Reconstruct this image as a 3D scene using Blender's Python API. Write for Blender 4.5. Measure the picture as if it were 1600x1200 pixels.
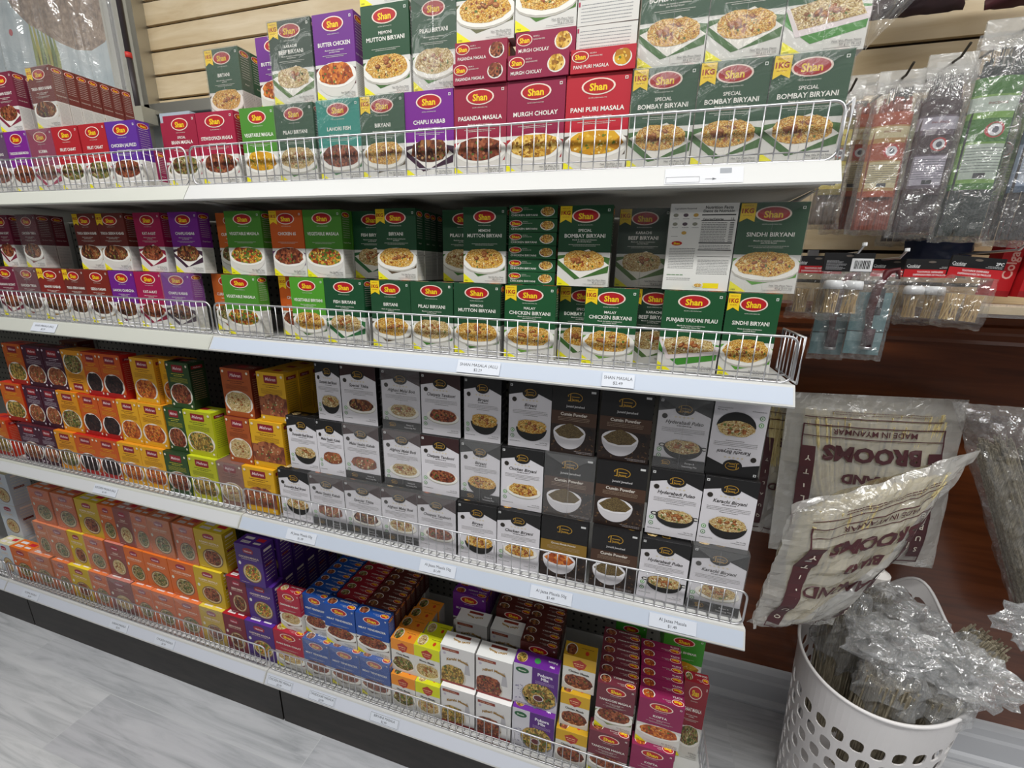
import bpy, math, random
from math import pi, sin, cos
from mathutils import Vector, Matrix, noise
random.seed(7)
for o in list(bpy.data.objects):
    bpy.data.objects.remove(o, do_unlink=True)
scene = bpy.context.scene
C = bpy.context.collection

# ------------------------------------------------------------------ camera
CAM = Vector((0.9705, -0.7707, 1.4208)); YAW, PITCH, ROLL, FPX = 0.28614, 0.26581, 0.023736, 669.84
fw = Vector((-sin(YAW)*cos(PITCH), cos(YAW)*cos(PITCH), -sin(PITCH)))
r0 = Vector((cos(YAW), sin(YAW), 0)); u0 = r0.cross(fw)
rt = r0*cos(ROLL) + u0*sin(ROLL); up = -r0*sin(ROLL) + u0*cos(ROLL)
cd = bpy.data.cameras.new('camera'); cam = bpy.data.objects.new('camera', cd); C.objects.link(cam)
cd.sensor_width = 36; cd.lens = 36*FPX/1600; cd.clip_start = 0.02
cam.matrix_world = Matrix((( rt.x, up.x, -fw.x, CAM.x), (rt.y, up.y, -fw.y, CAM.y), (rt.z, up.z, -fw.z, CAM.z), (0, 0, 0, 1)))
scene.camera = cam

# ------------------------------------------------------------------ light
w = bpy.data.worlds.new('world'); scene.world = w; w.use_nodes = True
w.node_tree.nodes['Background'].inputs[0].default_value = (0.93, 0.96, 1.0, 1)
w.node_tree.nodes['Background'].inputs[1].default_value = 0.06
def area(name, loc, sx, sy, power, col=(1, .985, .95), rot=(0, 0, 0)):
    l = bpy.data.lights.new(name, 'AREA'); l.shape = 'RECTANGLE'; l.size = sx; l.size_y = sy
    l.energy = power; l.color = col
    o = bpy.data.objects.new(name, l); C.objects.link(o); o.location = loc; o.rotation_euler = rot
    return o
area('tube_and_fill_light', (0.6, -0.75, 2.93), 4.2, 0.14, 78, (1, 1, .98))
area('tube_and_fill_light', (0.2, -2.6, 2.93), 5.0, 0.3, 26)  # added fill light for the carton fronts, not a known fixture
area('tube_and_fill_light', (3.6, -0.6, 2.93), 1.2, 0.3, 34)  # added light that brightens the slat wall and hanging goods at right
scene.view_settings.view_transform = 'Standard'
scene.view_settings.look = 'None'
scene.view_settings.exposure = -0.15
scene.view_settings.gamma = 1
scene.view_settings.use_curve_mapping = False

# ------------------------------------------------------------------ materials
def lin(c):
    return c/12.92 if c <= .04045 else ((c+.055)/1.055)**2.4
def rgb(h):
    h = h.lstrip('#'); return tuple(lin(int(h[i:i+2], 16)/255) for i in (0, 2, 4)) + (1,)
MATS = {}
def M(key, rough=.5, metal=0, spec=.5, coat=0):
    """plain colour material, keyed by its hex string"""
    if key in MATS: return MATS[key]
    m = bpy.data.materials.new('card_'+key.strip('#')); m.use_nodes = True
    b = m.node_tree.nodes['Principled BSDF']
    b.inputs['Base Color'].default_value = rgb(key); b.inputs['Roughness'].default_value = rough
    b.inputs['Metallic'].default_value = metal; b.inputs['Specular IOR Level'].default_value = spec
    b.inputs['Coat Weight'].default_value = coat
    MATS[key] = m; return m
def newmat(name):
    m = bpy.data.materials.new(name); m.use_nodes = True; MATS[name] = m
    nt = m.node_tree; return m, nt, nt.nodes['Principled BSDF']
def nd(nt, t, **kw):
    n = nt.nodes.new(t)
    for k, v in kw.items():
        if k.startswith('i_'): n.inputs[int(k[2:]) if k[2:].isdigit() else k[2:].replace('_', ' ')].default_value = v
        else: setattr(n, k, v)
    return n
def ramp(nt, cols, inter='LINEAR'):
    n = nt.nodes.new('ShaderNodeValToRGB'); cr = n.color_ramp; cr.interpolation = inter
    while len(cr.elements) < len(cols): cr.elements.new(.5)
    for e, (p, c) in zip(cr.elements, cols): e.position = p; e.color = rgb(c)
    return n
def metal(name, col, rough=.3):
    m, nt, b = newmat(name); b.inputs['Base Color'].default_value = rgb(col)
    b.inputs['Metallic'].default_value = 1; b.inputs['Roughness'].default_value = rough; return m
metal('chrome', '#cfcfd2', .42); metal('aluminium', '#b9b6ac', .45); metal('dark_metal', '#55504a', .4)
def plain(name, col, rough=.5, spec=.5, coat=0):
    m, nt, b = newmat(name); b.inputs['Base Color'].default_value = rgb(col); b.inputs['Roughness'].default_value = rough
    b.inputs['Specular IOR Level'].default_value = spec; b.inputs['Coat Weight'].default_value = coat; return m
plain('shelf_white', '#c6c6c4', .4); plain('shelf_cream', '#c2c3ba', .45); plain('strip_blue', '#c0c9d8', .35)
plain('ivory_plastic', '#e9e6e6', .35, .5); plain('cap_white', '#f2f4f6', .35)
plain('wall_grey', '#cfccbe', .6); plain('wall_pale', '#c9d2dc', .6); plain('ceiling_white', '#e8e8e4', .9)
plain('kick_dark', '#2c2724', .6); plain('baseboard_white', '#c9cbd0', .5)
def noisemat(name, cols, scale=(1, 1, 1), nscale=5, detail=6, rough=.5, dist=0, coat=0, bump=0, coord='Object', rr=.6):
    m, nt, b = newmat(name)
    tc = nd(nt, 'ShaderNodeTexCoord'); mp = nd(nt, 'ShaderNodeMapping'); mp.inputs['Scale'].default_value = scale
    nt.links.new(tc.outputs[coord], mp.inputs[0])
    n = nd(nt, 'ShaderNodeTexNoise'); n.inputs['Scale'].default_value = nscale; n.inputs['Detail'].default_value = detail
    n.inputs['Roughness'].default_value = rr; n.inputs['Distortion'].default_value = dist
    nt.links.new(mp.outputs[0], n.inputs['Vector'])
    r = ramp(nt, cols); nt.links.new(n.outputs['Fac'], r.inputs[0]); nt.links.new(r.outputs[0], b.inputs['Base Color'])
    b.inputs['Roughness'].default_value = rough; b.inputs['Coat Weight'].default_value = coat; b.inputs['Coat Roughness'].default_value = .15
    if bump:
        bp = nd(nt, 'ShaderNodeBump'); bp.inputs['Strength'].default_value = bump; bp.inputs['Distance'].default_value = .002
        nt.links.new(n.outputs['Fac'], bp.inputs['Height']); nt.links.new(bp.outputs[0], b.inputs['Normal'])
    return m
noisemat('slat_maple', [(.3, '#cdb48c'), (.5, '#dac5a0'), (.7, '#e6d4b4')], (1, 1, 7), 3, 5, .45, .6)
noisemat('wood_brown', [(.25, '#4c2610'), (.5, '#6a3517'), (.75, '#804521')], (1.2, 1, 14), 2.2, 8, .34, .8, .4)
noisemat('kick_wood', [(.3, '#1e1a18'), (.6, '#332d29')], (2, 1, 10), 4, 6, .5)
noisemat('straw', [(.3, '#a9925e'), (.5, '#d4c48e'), (.7, '#ece0b4')], (60, 60, 3), 6, 4, .7, 0, 0, .6)
noisemat('coir', [(.3, '#5e5544'), (.5, '#958b76'), (.72, '#c4bba4')], (70, 70, 5), 5, 5, .8, 0, 0, .8)
noisemat('bark_stone', [(.3, '#7a604c'), (.5, '#a88a70'), (.7, '#cfb296')], (1, 1, 1), 60, 6, .6)
noisemat('mural_blue', [(.35, '#c4d4da'), (.65, '#e8f0f2')], (1, 1, 1), 8, 4, .5)

# floor: grey plank vinyl, planks along x
m, nt, b = newmat('floor_plank')
tc = nd(nt, 'ShaderNodeTexCoord'); br = nd(nt, 'ShaderNodeTexBrick')
br.inputs['Scale'].default_value = 1; br.inputs['Brick Width'].default_value = 1.22; br.inputs['Row Height'].default_value = .18
br.inputs['Mortar Size'].default_value = .0012; br.inputs['Mortar'].default_value = rgb('#c2c4c6')
br.inputs['Color1'].default_value = (.38, .38, .38, 1); br.inputs['Color2'].default_value = (.62, .62, .62, 1); br.offset = .37
mp0 = nd(nt, 'ShaderNodeMapping'); mp0.inputs['Location'].default_value = (.62, .077, 0)
nt.links.new(tc.outputs['Object'], mp0.inputs[0]); nt.links.new(mp0.outputs[0], br.inputs['Vector'])
mp = nd(nt, 'ShaderNodeMapping'); mp.inputs['Scale'].default_value = (1.1, 13, 1); nt.links.new(tc.outputs['Object'], mp.inputs[0])
addv = nd(nt, 'ShaderNodeVectorMath', operation='ADD'); nt.links.new(mp.outputs[0], addv.inputs[0]); nt.links.new(br.outputs['Color'], addv.inputs[1])
n1 = nd(nt, 'ShaderNodeTexNoise'); n1.inputs['Scale'].default_value = 2.6; n1.inputs['Detail'].default_value = 9; n1.inputs['Distortion'].default_value = .9; n1.inputs['Roughness'].default_value = .62
nt.links.new(addv.outputs[0], n1.inputs['Vector'])
r = ramp(nt, [(.28, '#a5a7aa'), (.42, '#c0c2c4'), (.55, '#d0d1d3'), (.75, '#dadbdc')]); nt.links.new(n1.outputs['Fac'], r.inputs[0])
mx = nd(nt, 'ShaderNodeMix', data_type='RGBA', blend_type='MULTIPLY'); mx.inputs[0].default_value = 1
r2 = ramp(nt, [(.38, '#e2e2e6'), (.62, '#ffffff')]); nt.links.new(br.outputs['Color'], r2.inputs[0])
nt.links.new(r.outputs[0], mx.inputs[6]); nt.links.new(r2.outputs[0], mx.inputs[7])
mx2 = nd(nt, 'ShaderNodeMix', data_type='RGBA'); nt.links.new(br.outputs['Fac'], mx2.inputs[0]); nt.links.new(mx.outputs[2], mx2.inputs[6]); mx2.inputs[7].default_value = rgb('#c2c4c6')
nt.links.new(mx2.outputs[2], b.inputs['Base Color']); b.inputs['Roughness'].default_value = .42

# perforated back panel
m, nt, b = newmat('pegboard')
tc = nd(nt, 'ShaderNodeTexCoord'); sc = nd(nt, 'ShaderNodeVectorMath', operation='SCALE'); sc.inputs['Scale'].default_value = 1/.0254
fr = nd(nt, 'ShaderNodeVectorMath', operation='FRACTION'); sb = nd(nt, 'ShaderNodeVectorMath', operation='SUBTRACT'); sb.inputs[1].default_value = (.5, .5, .5)
ml = nd(nt, 'ShaderNodeVectorMath', operation='MULTIPLY'); ml.inputs[1].default_value = (1, 0, 1)
ln = nd(nt, 'ShaderNodeVectorMath', operation='LENGTH'); gt = nd(nt, 'ShaderNodeMath', operation='LESS_THAN'); gt.inputs[1].default_value = .16
nt.links.new(tc.outputs['Object'], sc.inputs[0]); nt.links.new(sc.outputs[0], fr.inputs[0]); nt.links.new(fr.outputs[0], sb.inputs[0])
nt.links.new(sb.outputs[0], ml.inputs[0]); nt.links.new(ml.outputs[0], ln.inputs[0]); nt.links.new(ln.outputs['Value'], gt.inputs[0])
mx = nd(nt, 'ShaderNodeMix', data_type='RGBA'); mx.inputs[6].default_value = rgb('#77756e'); mx.inputs[7].default_value = rgb('#050505')
nt.links.new(gt.outputs[0], mx.inputs[0]); nt.links.new(mx.outputs[2], b.inputs['Base Color']); b.inputs['Roughness'].default_value = .7

# clear plastics
def clear(name, haze=.12, gloss=.25, nscale=25, bump=.6, tint='#ffffff', rough=.08):
    m = bpy.data.materials.new(name); m.use_nodes = True; MATS[name] = m; nt = m.node_tree
    for n in list(nt.nodes): nt.nodes.remove(n)
    out = nd(nt, 'ShaderNodeOutputMaterial'); tr = nd(nt, 'ShaderNodeBsdfTransparent'); gl = nd(nt, 'ShaderNodeBsdfGlossy'); df = nd(nt, 'ShaderNodeBsdfDiffuse')
    gl.inputs['Roughness'].default_value = rough; df.inputs['Color'].default_value = rgb(tint)
    tc = nd(nt, 'ShaderNodeTexCoord'); n = nd(nt, 'ShaderNodeTexNoise'); n.inputs['Scale'].default_value = nscale; n.inputs['Detail'].default_value = 3; n.inputs['Distortion'].default_value = 1.2
    nt.links.new(tc.outputs['Object'], n.inputs['Vector'])
    bp = nd(nt, 'ShaderNodeBump'); bp.inputs['Strength'].default_value = bump; bp.inputs['Distance'].default_value = .01
    nt.links.new(n.outputs['Fac'], bp.inputs['Height']); nt.links.new(bp.outputs[0], gl.inputs['Normal'])
    m1 = nd(nt, 'ShaderNodeMixShader'); m1.inputs[0].default_value = haze; nt.links.new(tr.outputs[0], m1.inputs[1]); nt.links.new(df.outputs[0], m1.inputs[2])
    fz = nd(nt, 'ShaderNodeLayerWeight'); fz.inputs['Blend'].default_value = .35; nt.links.new(bp.outputs[0], fz.inputs['Normal'])
    mu = nd(nt, 'ShaderNodeMath', operation='MULTIPLY_ADD'); mu.inputs[1].default_value = gloss*1.6; mu.inputs[2].default_value = gloss*.35; mu.use_clamp = True
    nt.links.new(fz.outputs['Fresnel'], mu.inputs[0])
    m2 = nd(nt, 'ShaderNodeMixShader'); nt.links.new(mu.outputs[0], m2.inputs[0]); nt.links.new(m1.outputs[0], m2.inputs[1]); nt.links.new(gl.outputs[0], m2.inputs[2])
    nt.links.new(m2.outputs[0], out.inputs['Surface'])
    return m
clear('wrap_film', .05, .11, 13, .4); clear('clear_bag', .09, .22, 30, .9); clear('crumpled_film', .16, .32, 30, 1.0, '#f6f8fa', .12)
clear('milky_bag', .36, .2, 18, .8, '#e2e0da', .2); clear('film_sheet', .16, .2, 9, .8, '#ffffff', .1)

# printed food pictures: cell pattern in the colours of the dish
FOOD = {
 'rice':  (700, (1, 1, 1.8), ['#c98a22', '#deb24a', '#ead28c', '#b06a20', '#e8cc80', '#d0982e', '#8a6424'], ['#a85a24', '#ecd9a4', '#8a3f1c', '#5a7030', '#dda634']),
 'ricew': (700, (1, 1, 1.8), ['#d8c48c', '#bf9f5c', '#e6d8b0', '#9c7038', '#ccb170', '#86602c'], ['#8a5226', '#ece0bc', '#66783a', '#a8682e']),
 'curry': (160, (1, 1, 1), ['#b2541a', '#c96a22', '#8e3a12', '#d88432', '#a54a18'], ['#d98a3a', '#7a2a10', '#4c7a2c', '#e6b070']),
 'meat':  (190, (1, 1, 1), ['#6a2d18', '#8a4326', '#4c1d10', '#a35c38', '#7a3a20'], ['#9c5432', '#3c140c', '#b87850', '#54702c']),
 'kabab': (150, (1, 1, .6), ['#5a2c16', '#7c4020', '#3e1c0e', '#946034'], ['#b58a5a', '#3a180c', '#6e7a34']),
 'veg':   (200, (1, 1, 1), ['#c88a28', '#7a8a2c', '#a4461e', '#d9a840', '#4e6a22', '#8a3018'], ['#e2b850', '#3f6a24', '#b83a20', '#f0d890']),
 'chana': (230, (1, 1, 1), ['#c08a22', '#dcae42', '#9a6414', '#e8c468'], ['#f0d27a', '#7a4c10', '#b07a1c']),
 'soup':  (60, (1, 1, 1), ['#c98f12', '#d9a520', '#b57a0e'], ['#e8c04a', '#f0d890', '#6a7a22']),
 'salad': (220, (1, 1, 1), ['#5c6a2c', '#8a7a3c', '#3c4a1c', '#a08a58', '#6a3a20'], ['#b0a070', '#7a2a1c', '#4a7a2a', '#d8ccA0'.lower()]),
 'dark':  (140, (1, 1, 1), ['#1e1214', '#2c1a1a', '#3a2420', '#140c0e'], ['#42302c', '#0e0809', '#50382e']),
 'powder':(900, (1, 1, 1), ['#5c4a2a', '#6c5832', '#4a3a20', '#7a6840'], ['#6c5832', '#4a3a20']),
 'seeds': (300, (1, 1, .6), ['#8a6a2c', '#b08c3c', '#6a4c1c', '#c8a658', '#4e6028'], ['#c8a850', '#5a6a2c', '#7a5a20']),
 'chops': (120, (1, 1, .6), ['#8a4a2c', '#a8623c', '#6c3420'], ['#c0855a', '#d8c8a0', '#4f7a2f']),
}
for k, (sc_, sv, cols, fl) in FOOD.items():
    m, nt, b = newmat('food_'+k)
    tc = nd(nt, 'ShaderNodeTexCoord'); mp = nd(nt, 'ShaderNodeMapping'); mp.inputs['Scale'].default_value = sv; mp.inputs['Rotation'].default_value = (0, .5, 0)
    nt.links.new(tc.outputs['Object'], mp.inputs[0]); vo = nd(nt, 'ShaderNodeTexVoronoi'); vo.inputs['Scale'].default_value = sc_
    nt.links.new(mp.outputs[0], vo.inputs['Vector']); sp = nd(nt, 'ShaderNodeSeparateColor'); nt.links.new(vo.outputs['Color'], sp.inputs[0])
    r = ramp(nt, [(i/len(cols), c) for i, c in enumerate(cols)], 'CONSTANT'); nt.links.new(sp.outputs[0], r.inputs[0])
    nt.links.new(r.outputs[0], b.inputs['Base Color']); b.inputs['Roughness'].default_value = .5

# ------------------------------------------------------------------ mesh building
class MB:
    def __init__(s): s.v = []; s.f = []; s.fm = []; s.m = []
    def mi(s, m):
        if m not in s.m: s.m.append(m)
        return s.m.index(m)
    def add(s, vs, fs, m):
        b = len(s.v); s.v += [tuple(p) for p in vs]; i = s.mi(m)
        for f in fs: s.f.append([b+k for k in f]); s.fm.append(i)
    def poly(s, pts, m): s.add(pts, [list(range(len(pts)))], m)
    def box(s, x0, x1, y0, y1, z0, z1, m, top=None, front=None):
        vs = [(x0,y0,z0),(x1,y0,z0),(x1,y1,z0),(x0,y1,z0),(x0,y0,z1),(x1,y0,z1),(x1,y1,z1),(x0,y1,z1)]
        s.add(vs, [(0,3,2,1),(2,3,7,6),(1,2,6,5),(3,0,4,7)], m); b = len(s.v)-8
        s.f.append([b+4,b+5,b+6,b+7]); s.fm.append(s.mi(top or m))
        s.f.append([b,b+1,b+5,b+4]); s.fm.append(s.mi(front or m))
    def tube(s, path, r, m, n=6, closed=False, cap=True):
        path = [Vector(p) for p in path]; k = len(path); vs = []
        rr = r if isinstance(r, (list, tuple)) else [r]*k
        ref = None
        for i, p in enumerate(path):
            if closed: t = path[(i+1) % k]-path[i-1]
            else: t = path[min(i+1, k-1)]-path[max(i-1, 0)]
            t.normalize()
            if ref is None or abs(ref.dot(t)) > .98: ref = Vector((0, 0, 1)) if abs(t.z) < .9 else Vector((0, 1, 0))
            a = t.cross(ref).normalized(); b = t.cross(a)
            for j in range(n): vs.append(p+a*cos(2*pi*j/n)*rr[i]+b*sin(2*pi*j/n)*rr[i])
        fs = []
        for i in range(k if closed else k-1):
            for j in range(n):
                a0 = i*n+j; a1 = i*n+(j+1) % n; b0 = ((i+1) % k)*n+j; b1 = ((i+1) % k)*n+(j+1) % n
                fs.append((a0, a1, b1, b0))
        if not closed and cap: fs += [tuple(range(n))[::-1], tuple(range((k-1)*n, k*n))]
        s.add(vs, fs, m)
    def mesh(s, name, smooth=False):
        me = bpy.data.meshes.new(name); me.from_pydata(s.v, [], s.f)
        for m in s.m: me.materials.append(MATS[m] if m in MATS else M(m))
        me.polygons.foreach_set('material_index', s.fm)
        if smooth: me.polygons.foreach_set('use_smooth', [True]*len(me.polygons))
        me.update(); return me
    def build(s, name, parent=None, smooth=False, loc=None):
        return link(name, s.mesh(name, smooth), parent, loc)
def link(name, me, parent=None, loc=None):
    o = bpy.data.objects.new(name, me); C.objects.link(o)
    if parent: o.parent = parent
    if loc: o.location = loc
    return o
def tag(o, label, cat, group=None, kind=None):
    o['label'] = label; o['category'] = cat
    if group: o['group'] = group
    if kind: o['kind'] = kind
    return o
def thing(name, label, cat, loc=(0, 0, 0), rz=0, group=None):
    o = bpy.data.objects.new(name, None); o.empty_display_size = .02; C.objects.link(o); o.location = loc; o.rotation_euler = (0, 0, rz)
    return tag(o, label, cat, group)
def struct(name, mb, parent=None):
    o = mb.build(name, parent)
    if not parent: o['kind'] = 'structure'
    return o
def solidify(o, t):
    md = o.modifiers.new('thickness', 'SOLIDIFY'); md.thickness = t; md.offset = 0; return o

# text outlines, cap height 1
GL = {}
def glyphs(s, off=0, shear=0):
    k = (s, off, shear)
    if k in GL: return GL[k]
    cu = bpy.data.curves.new('t', 'FONT'); cu.body = s; cu.resolution_u = 2; cu.offset = off; cu.shear = shear
    ob = bpy.data.objects.new('t', cu); me = bpy.data.meshes.new_from_object(ob)
    vs = [(v.co.x, v.co.y) for v in me.vertices]; fs = [tuple(p.vertices) for p in me.polygons]
    bpy.data.objects.remove(ob); bpy.data.curves.remove(cu); bpy.data.meshes.remove(me)
    if not vs: vs = [(0, 0)]
    x0 = min(v[0] for v in vs); x1 = max(v[0] for v in vs)
    CH = .729
    vs = [((v[0]-x0)/CH, v[1]/CH) for v in vs]
    GL[k] = (vs, fs, (x1-x0)/CH); return GL[k]

EPS = .00016
class Face:
    """draws flat print on a face given by origin, axes U, V; fn maps (u, v, lift) to 3D"""
    def __init__(s, mb, o, U, V, fn=None, rot=False, W=0, H=0):
        s.mb = mb; s.o = Vector(o); s.U = Vector(U).normalized(); s.V = Vector(V).normalized(); s.N = s.U.cross(s.V); s.fn = fn
        s.rot = rot; s.W = W; s.H = H
    def P(s, u, v, l):
        if s.rot: u = s.W-u; v = s.H-v
        if s.fn: return s.fn(u, v, l)
        return s.o + s.U*u + s.V*v + s.N*(l*EPS)
    def poly(s, pts, m, l=1): s.mb.poly([s.P(u, v, l) for u, v in pts], m)
    def rect(s, u0, v0, u1, v1, m, l=1, nu=1, nv=1):
        if nu == 1 and nv == 1: return s.poly([(u0, v0), (u1, v0), (u1, v1), (u0, v1)], m, l)
        vs = [s.P(u0+(u1-u0)*i/nu, v0+(v1-v0)*j/nv, l) for j in range(nv+1) for i in range(nu+1)]
        fs = [(j*(nu+1)+i, j*(nu+1)+i+1, (j+1)*(nu+1)+i+1, (j+1)*(nu+1)+i) for j in range(nv) for i in range(nu)]
        s.mb.add(vs, fs, m)
    def ell(s, cu, cv, ru, rv, m, l=1, n=20, a0=0, a1=360, rot=0, clip=None):
        pts = []
        full = a1-a0 >= 360
        for i in range(n if full else n+1):
            a = math.radians(a0+(a1-a0)*i/n); x = cos(a)*ru; y = sin(a)*rv
            pu, pv = cu+x*cos(rot)-y*sin(rot), cv+x*sin(rot)+y*cos(rot)
            if clip: pu = min(max(pu, clip[0]), clip[1])
            pts.append((pu, pv))
        s.poly(pts, m, l)
    def text(s, t, cu, cv, h, m, l=2, maxw=None, align='c', off=0, shear=0, rot=0, arc=0):
        vs, fs, w = glyphs(t, off, shear)
        sx = h
        if maxw and w*h > maxw: sx = maxw/w; h = max(min(h, sx*1.35), sx)
        x0 = {'c': -w*sx/2, 'l': 0, 'r': -w*sx}[align]
        out = []
        for x, y in vs:
            px, py = x0+x*sx, (y-.5)*h
            if arc: py += -arc*(px/(w*sx/2))**2
            out.append(s.P(cu+px*cos(rot)-py*sin(rot), cv+px*sin(rot)+py*cos(rot), l))
        fl = (s.U.cross(s.V)).dot(s.N) < 0
        s.mb.add(out, fs, m)
    def words(s, u0, u1, v, h, m, rnd, l=1, fill=.9):
        """a line of print too small to read: a row of word-length dashes"""
        u = u0
        while u < u1-h:
            wd = min(rnd.uniform(1.5, 5)*h, u1-u); s.rect(u, v-h*.4, u+wd, v+h*.4, m, l); u += wd+h*.6
    def food(s, cu, cv, ru, rv, kind, rnd, l=2, n=40, big=.85, clip=None):
        k = 22; pts = []
        for i in range(k):
            a = 2*pi*i/k; j = 1+rnd.uniform(-.06, .06)
            y = sin(a)*rv*j*((1.3+.12*sin(3*a)) if sin(a) > 0 else 1); pu = cu+cos(a)*ru*j
            if clip: pu = min(max(pu, clip[0]), clip[1])
            pts.append((pu, cv+y))
        s.poly(pts, 'food_'+kind, l)
        cols = FOOD[kind][3]
        if kind in ('rice', 'ricew') and ru > .02:
            for q_ in range(5):
                fu, fv = cu+rnd.uniform(-.5, .5)*ru, cv+rnd.uniform(-.1, .8)*rv; r = rnd.uniform(.0035, .0062); th = rnd.uniform(-.8, .8)
                s.ell(fu, fv, r, r*.6, ['#8a4620', '#a05a2c', '#74381a'][q_ % 3], l+3+q_*.2, n=9, rot=th); s.ell(fu-.0008, fv+.0008, r*.6, r*.3, ['#b87a44', '#c48a50'][q_ % 2], l+4.2+q_*.1, n=7, rot=th)
        for i in range(n):
            a = rnd.uniform(0, 2*pi); q = math.sqrt(rnd.random())*.85
            fu, fv = cu+cos(a)*ru*q, cv+sin(a)*rv*q
            if clip: fu = min(max(fu, clip[0]+.003), clip[1]-.003)
            r = rnd.uniform(.0012, .0034)*big; e = rnd.uniform(.4, 1); th = rnd.uniform(0, pi)
            s.ell(fu, fv, r, r*e, cols[i % len(cols)], l+1+(i % 3)*.5, n=6, rot=th)

# ------------------------------------------------------------------ carton designs
W0, H0, D0 = .095, .143, .030
WHT, INK = '#d9d7d1', '#2b2b2b'
DESIGN = {}
def faces_of(mb, W, H, D):
    return (Face(mb, (0, 0, 0), (1, 0, 0), (0, 0, 1)), Face(mb, (W, 0, 0), (0, 1, 0), (0, 0, 1)), Face(mb, (0, D, 0), (0, -1, 0), (0, 0, 1)),
            Face(mb, (0, 0, H), (1, 0, 0), (0, 1, 0), rot=True, W=W, H=D), Face(mb, (0, D, 0), (1, 0, 0), (0, -1, 0)))
def body(mb, W, H, D, split, colt, colb, top=None, bot=None):
    e = .0006
    for x0, x1, y0, y1 in ((0, W, 0, 0), (W, W, 0, D), (W, 0, D, D), (0, 0, D, 0)):
        if split > 0: mb.poly([(x0, y0, 0), (x1, y1, 0), (x1, y1, split), (x0, y0, split)], colb)
        mb.poly([(x0, y0, split), (x1, y1, split), (x1, y1, H), (x0, y0, H)], colt)
    mb.poly([(0, 0, H), (W, 0, H), (W, D, H), (0, D, H)], top or colt)
    mb.poly([(0, D, 0), (W, D, 0), (W, 0, 0), (0, 0, 0)], bot or colb)
def oval_logo(f, cu, cv, ru, rv, l=2, t=True):
    f.ell(cu, cv, ru*1.12, rv*1.16, '#f3dfd0', l, n=24); f.ell(cu, cv, ru, rv, '#b3141c', l+1, n=24)
    if t: f.text('Shan', cu, cv-rv*.03, rv*1.0, '#f7d21c', l+2, maxw=ru*1.55, off=.03)
def dish_art(f, dish, food, cu, cv, ru, rv, rnd, l, clip, big=.85):
    if dish == 'bowl':
        f.ell(cu, cv, ru*1.1, rv*1.9, '#d8d4cc', l, n=20, a0=180, a1=360, clip=clip)
        f.ell(cu, cv, ru*1.1, rv*1.1, '#efece4', l+1, clip=clip); f.food(cu, cv, ru*.93, rv*.86, food, rnd, l+2, clip=clip, big=big)
    elif dish == 'square':
        f.poly([(max(cu-ru*1.15, clip[0]), cv+rv*.25), (cu-ru*.1, cv-rv*1.45), (min(cu+ru*1.15, clip[1]), cv-rv*.2), (cu+ru*.2, cv+rv*1.25)], '#ebe7de', l)
        f.food(cu, cv+rv*.1, ru*.85, rv*.85, food, rnd, l+2, clip=clip, big=big)
    elif dish == 'tray':
        f.poly([(cu-ru*1.1, cv+rv*.7), (cu-ru*.75, cv-rv*1.1), (cu+ru*1.1, cv-rv*.35), (cu+ru*1.1, cv+rv*.35)], '#e4d8d8', l)
        f.poly([(cu-ru*1.0, cv+rv*.75), (cu-ru*.7, cv-rv*.65), (cu+ru*1.0, cv-rv*.05), (cu+ru*.8, cv+rv*.8), (cu-ru*.2, cv+rv*1.15)], 'food_'+food, l+1)
        f.food(cu, cv+rv*.2, ru*.7, rv*.6, food, rnd, l+2, big=big)
    elif dish == 'pan':
        for s in (-1, 1): f.ell(cu+s*ru*1.12, cv+rv*.1, ru*.2, rv*.28, '#1b1a1a', l, n=12, clip=clip); f.ell(cu+s*ru*1.13, cv+rv*.1, ru*.11, rv*.15, WHT, l+1, n=10, clip=clip)
        f.ell(cu, cv, ru*1.05, rv*1.7, '#1b1a1a', l+1, a0=180, a1=360, clip=clip); f.ell(cu, cv, ru*1.05, rv*1.05, '#2a2523', l+2, clip=clip); f.food(cu, cv, ru*.95, rv*.88, food, rnd, l+3, clip=clip, big=big)
    elif dish == 'karahi':
        f.ell(cu, cv, ru*1.02, rv*2.0, '#181615', l+1, a0=180, a1=360, clip=clip); f.food(cu, cv+rv*.12, ru*.98, rv*.95, food, rnd, l+3, clip=clip, big=big)
    elif dish == 'none':
        f.food(cu, cv, ru, rv, food, rnd, l+2, clip=clip, big=big)
    else:
        f.ell(cu, cv-rv*.12, ru*1.15, rv*1.22, '#bdb9ae', l, clip=clip); f.ell(cu, cv, ru*1.15, rv*1.18, '#efece4', l+1, clip=clip)
        f.food(cu, cv+rv*.08, ru*.95, rv*.92, food, rnd, l+2, clip=clip, big=big)

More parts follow.
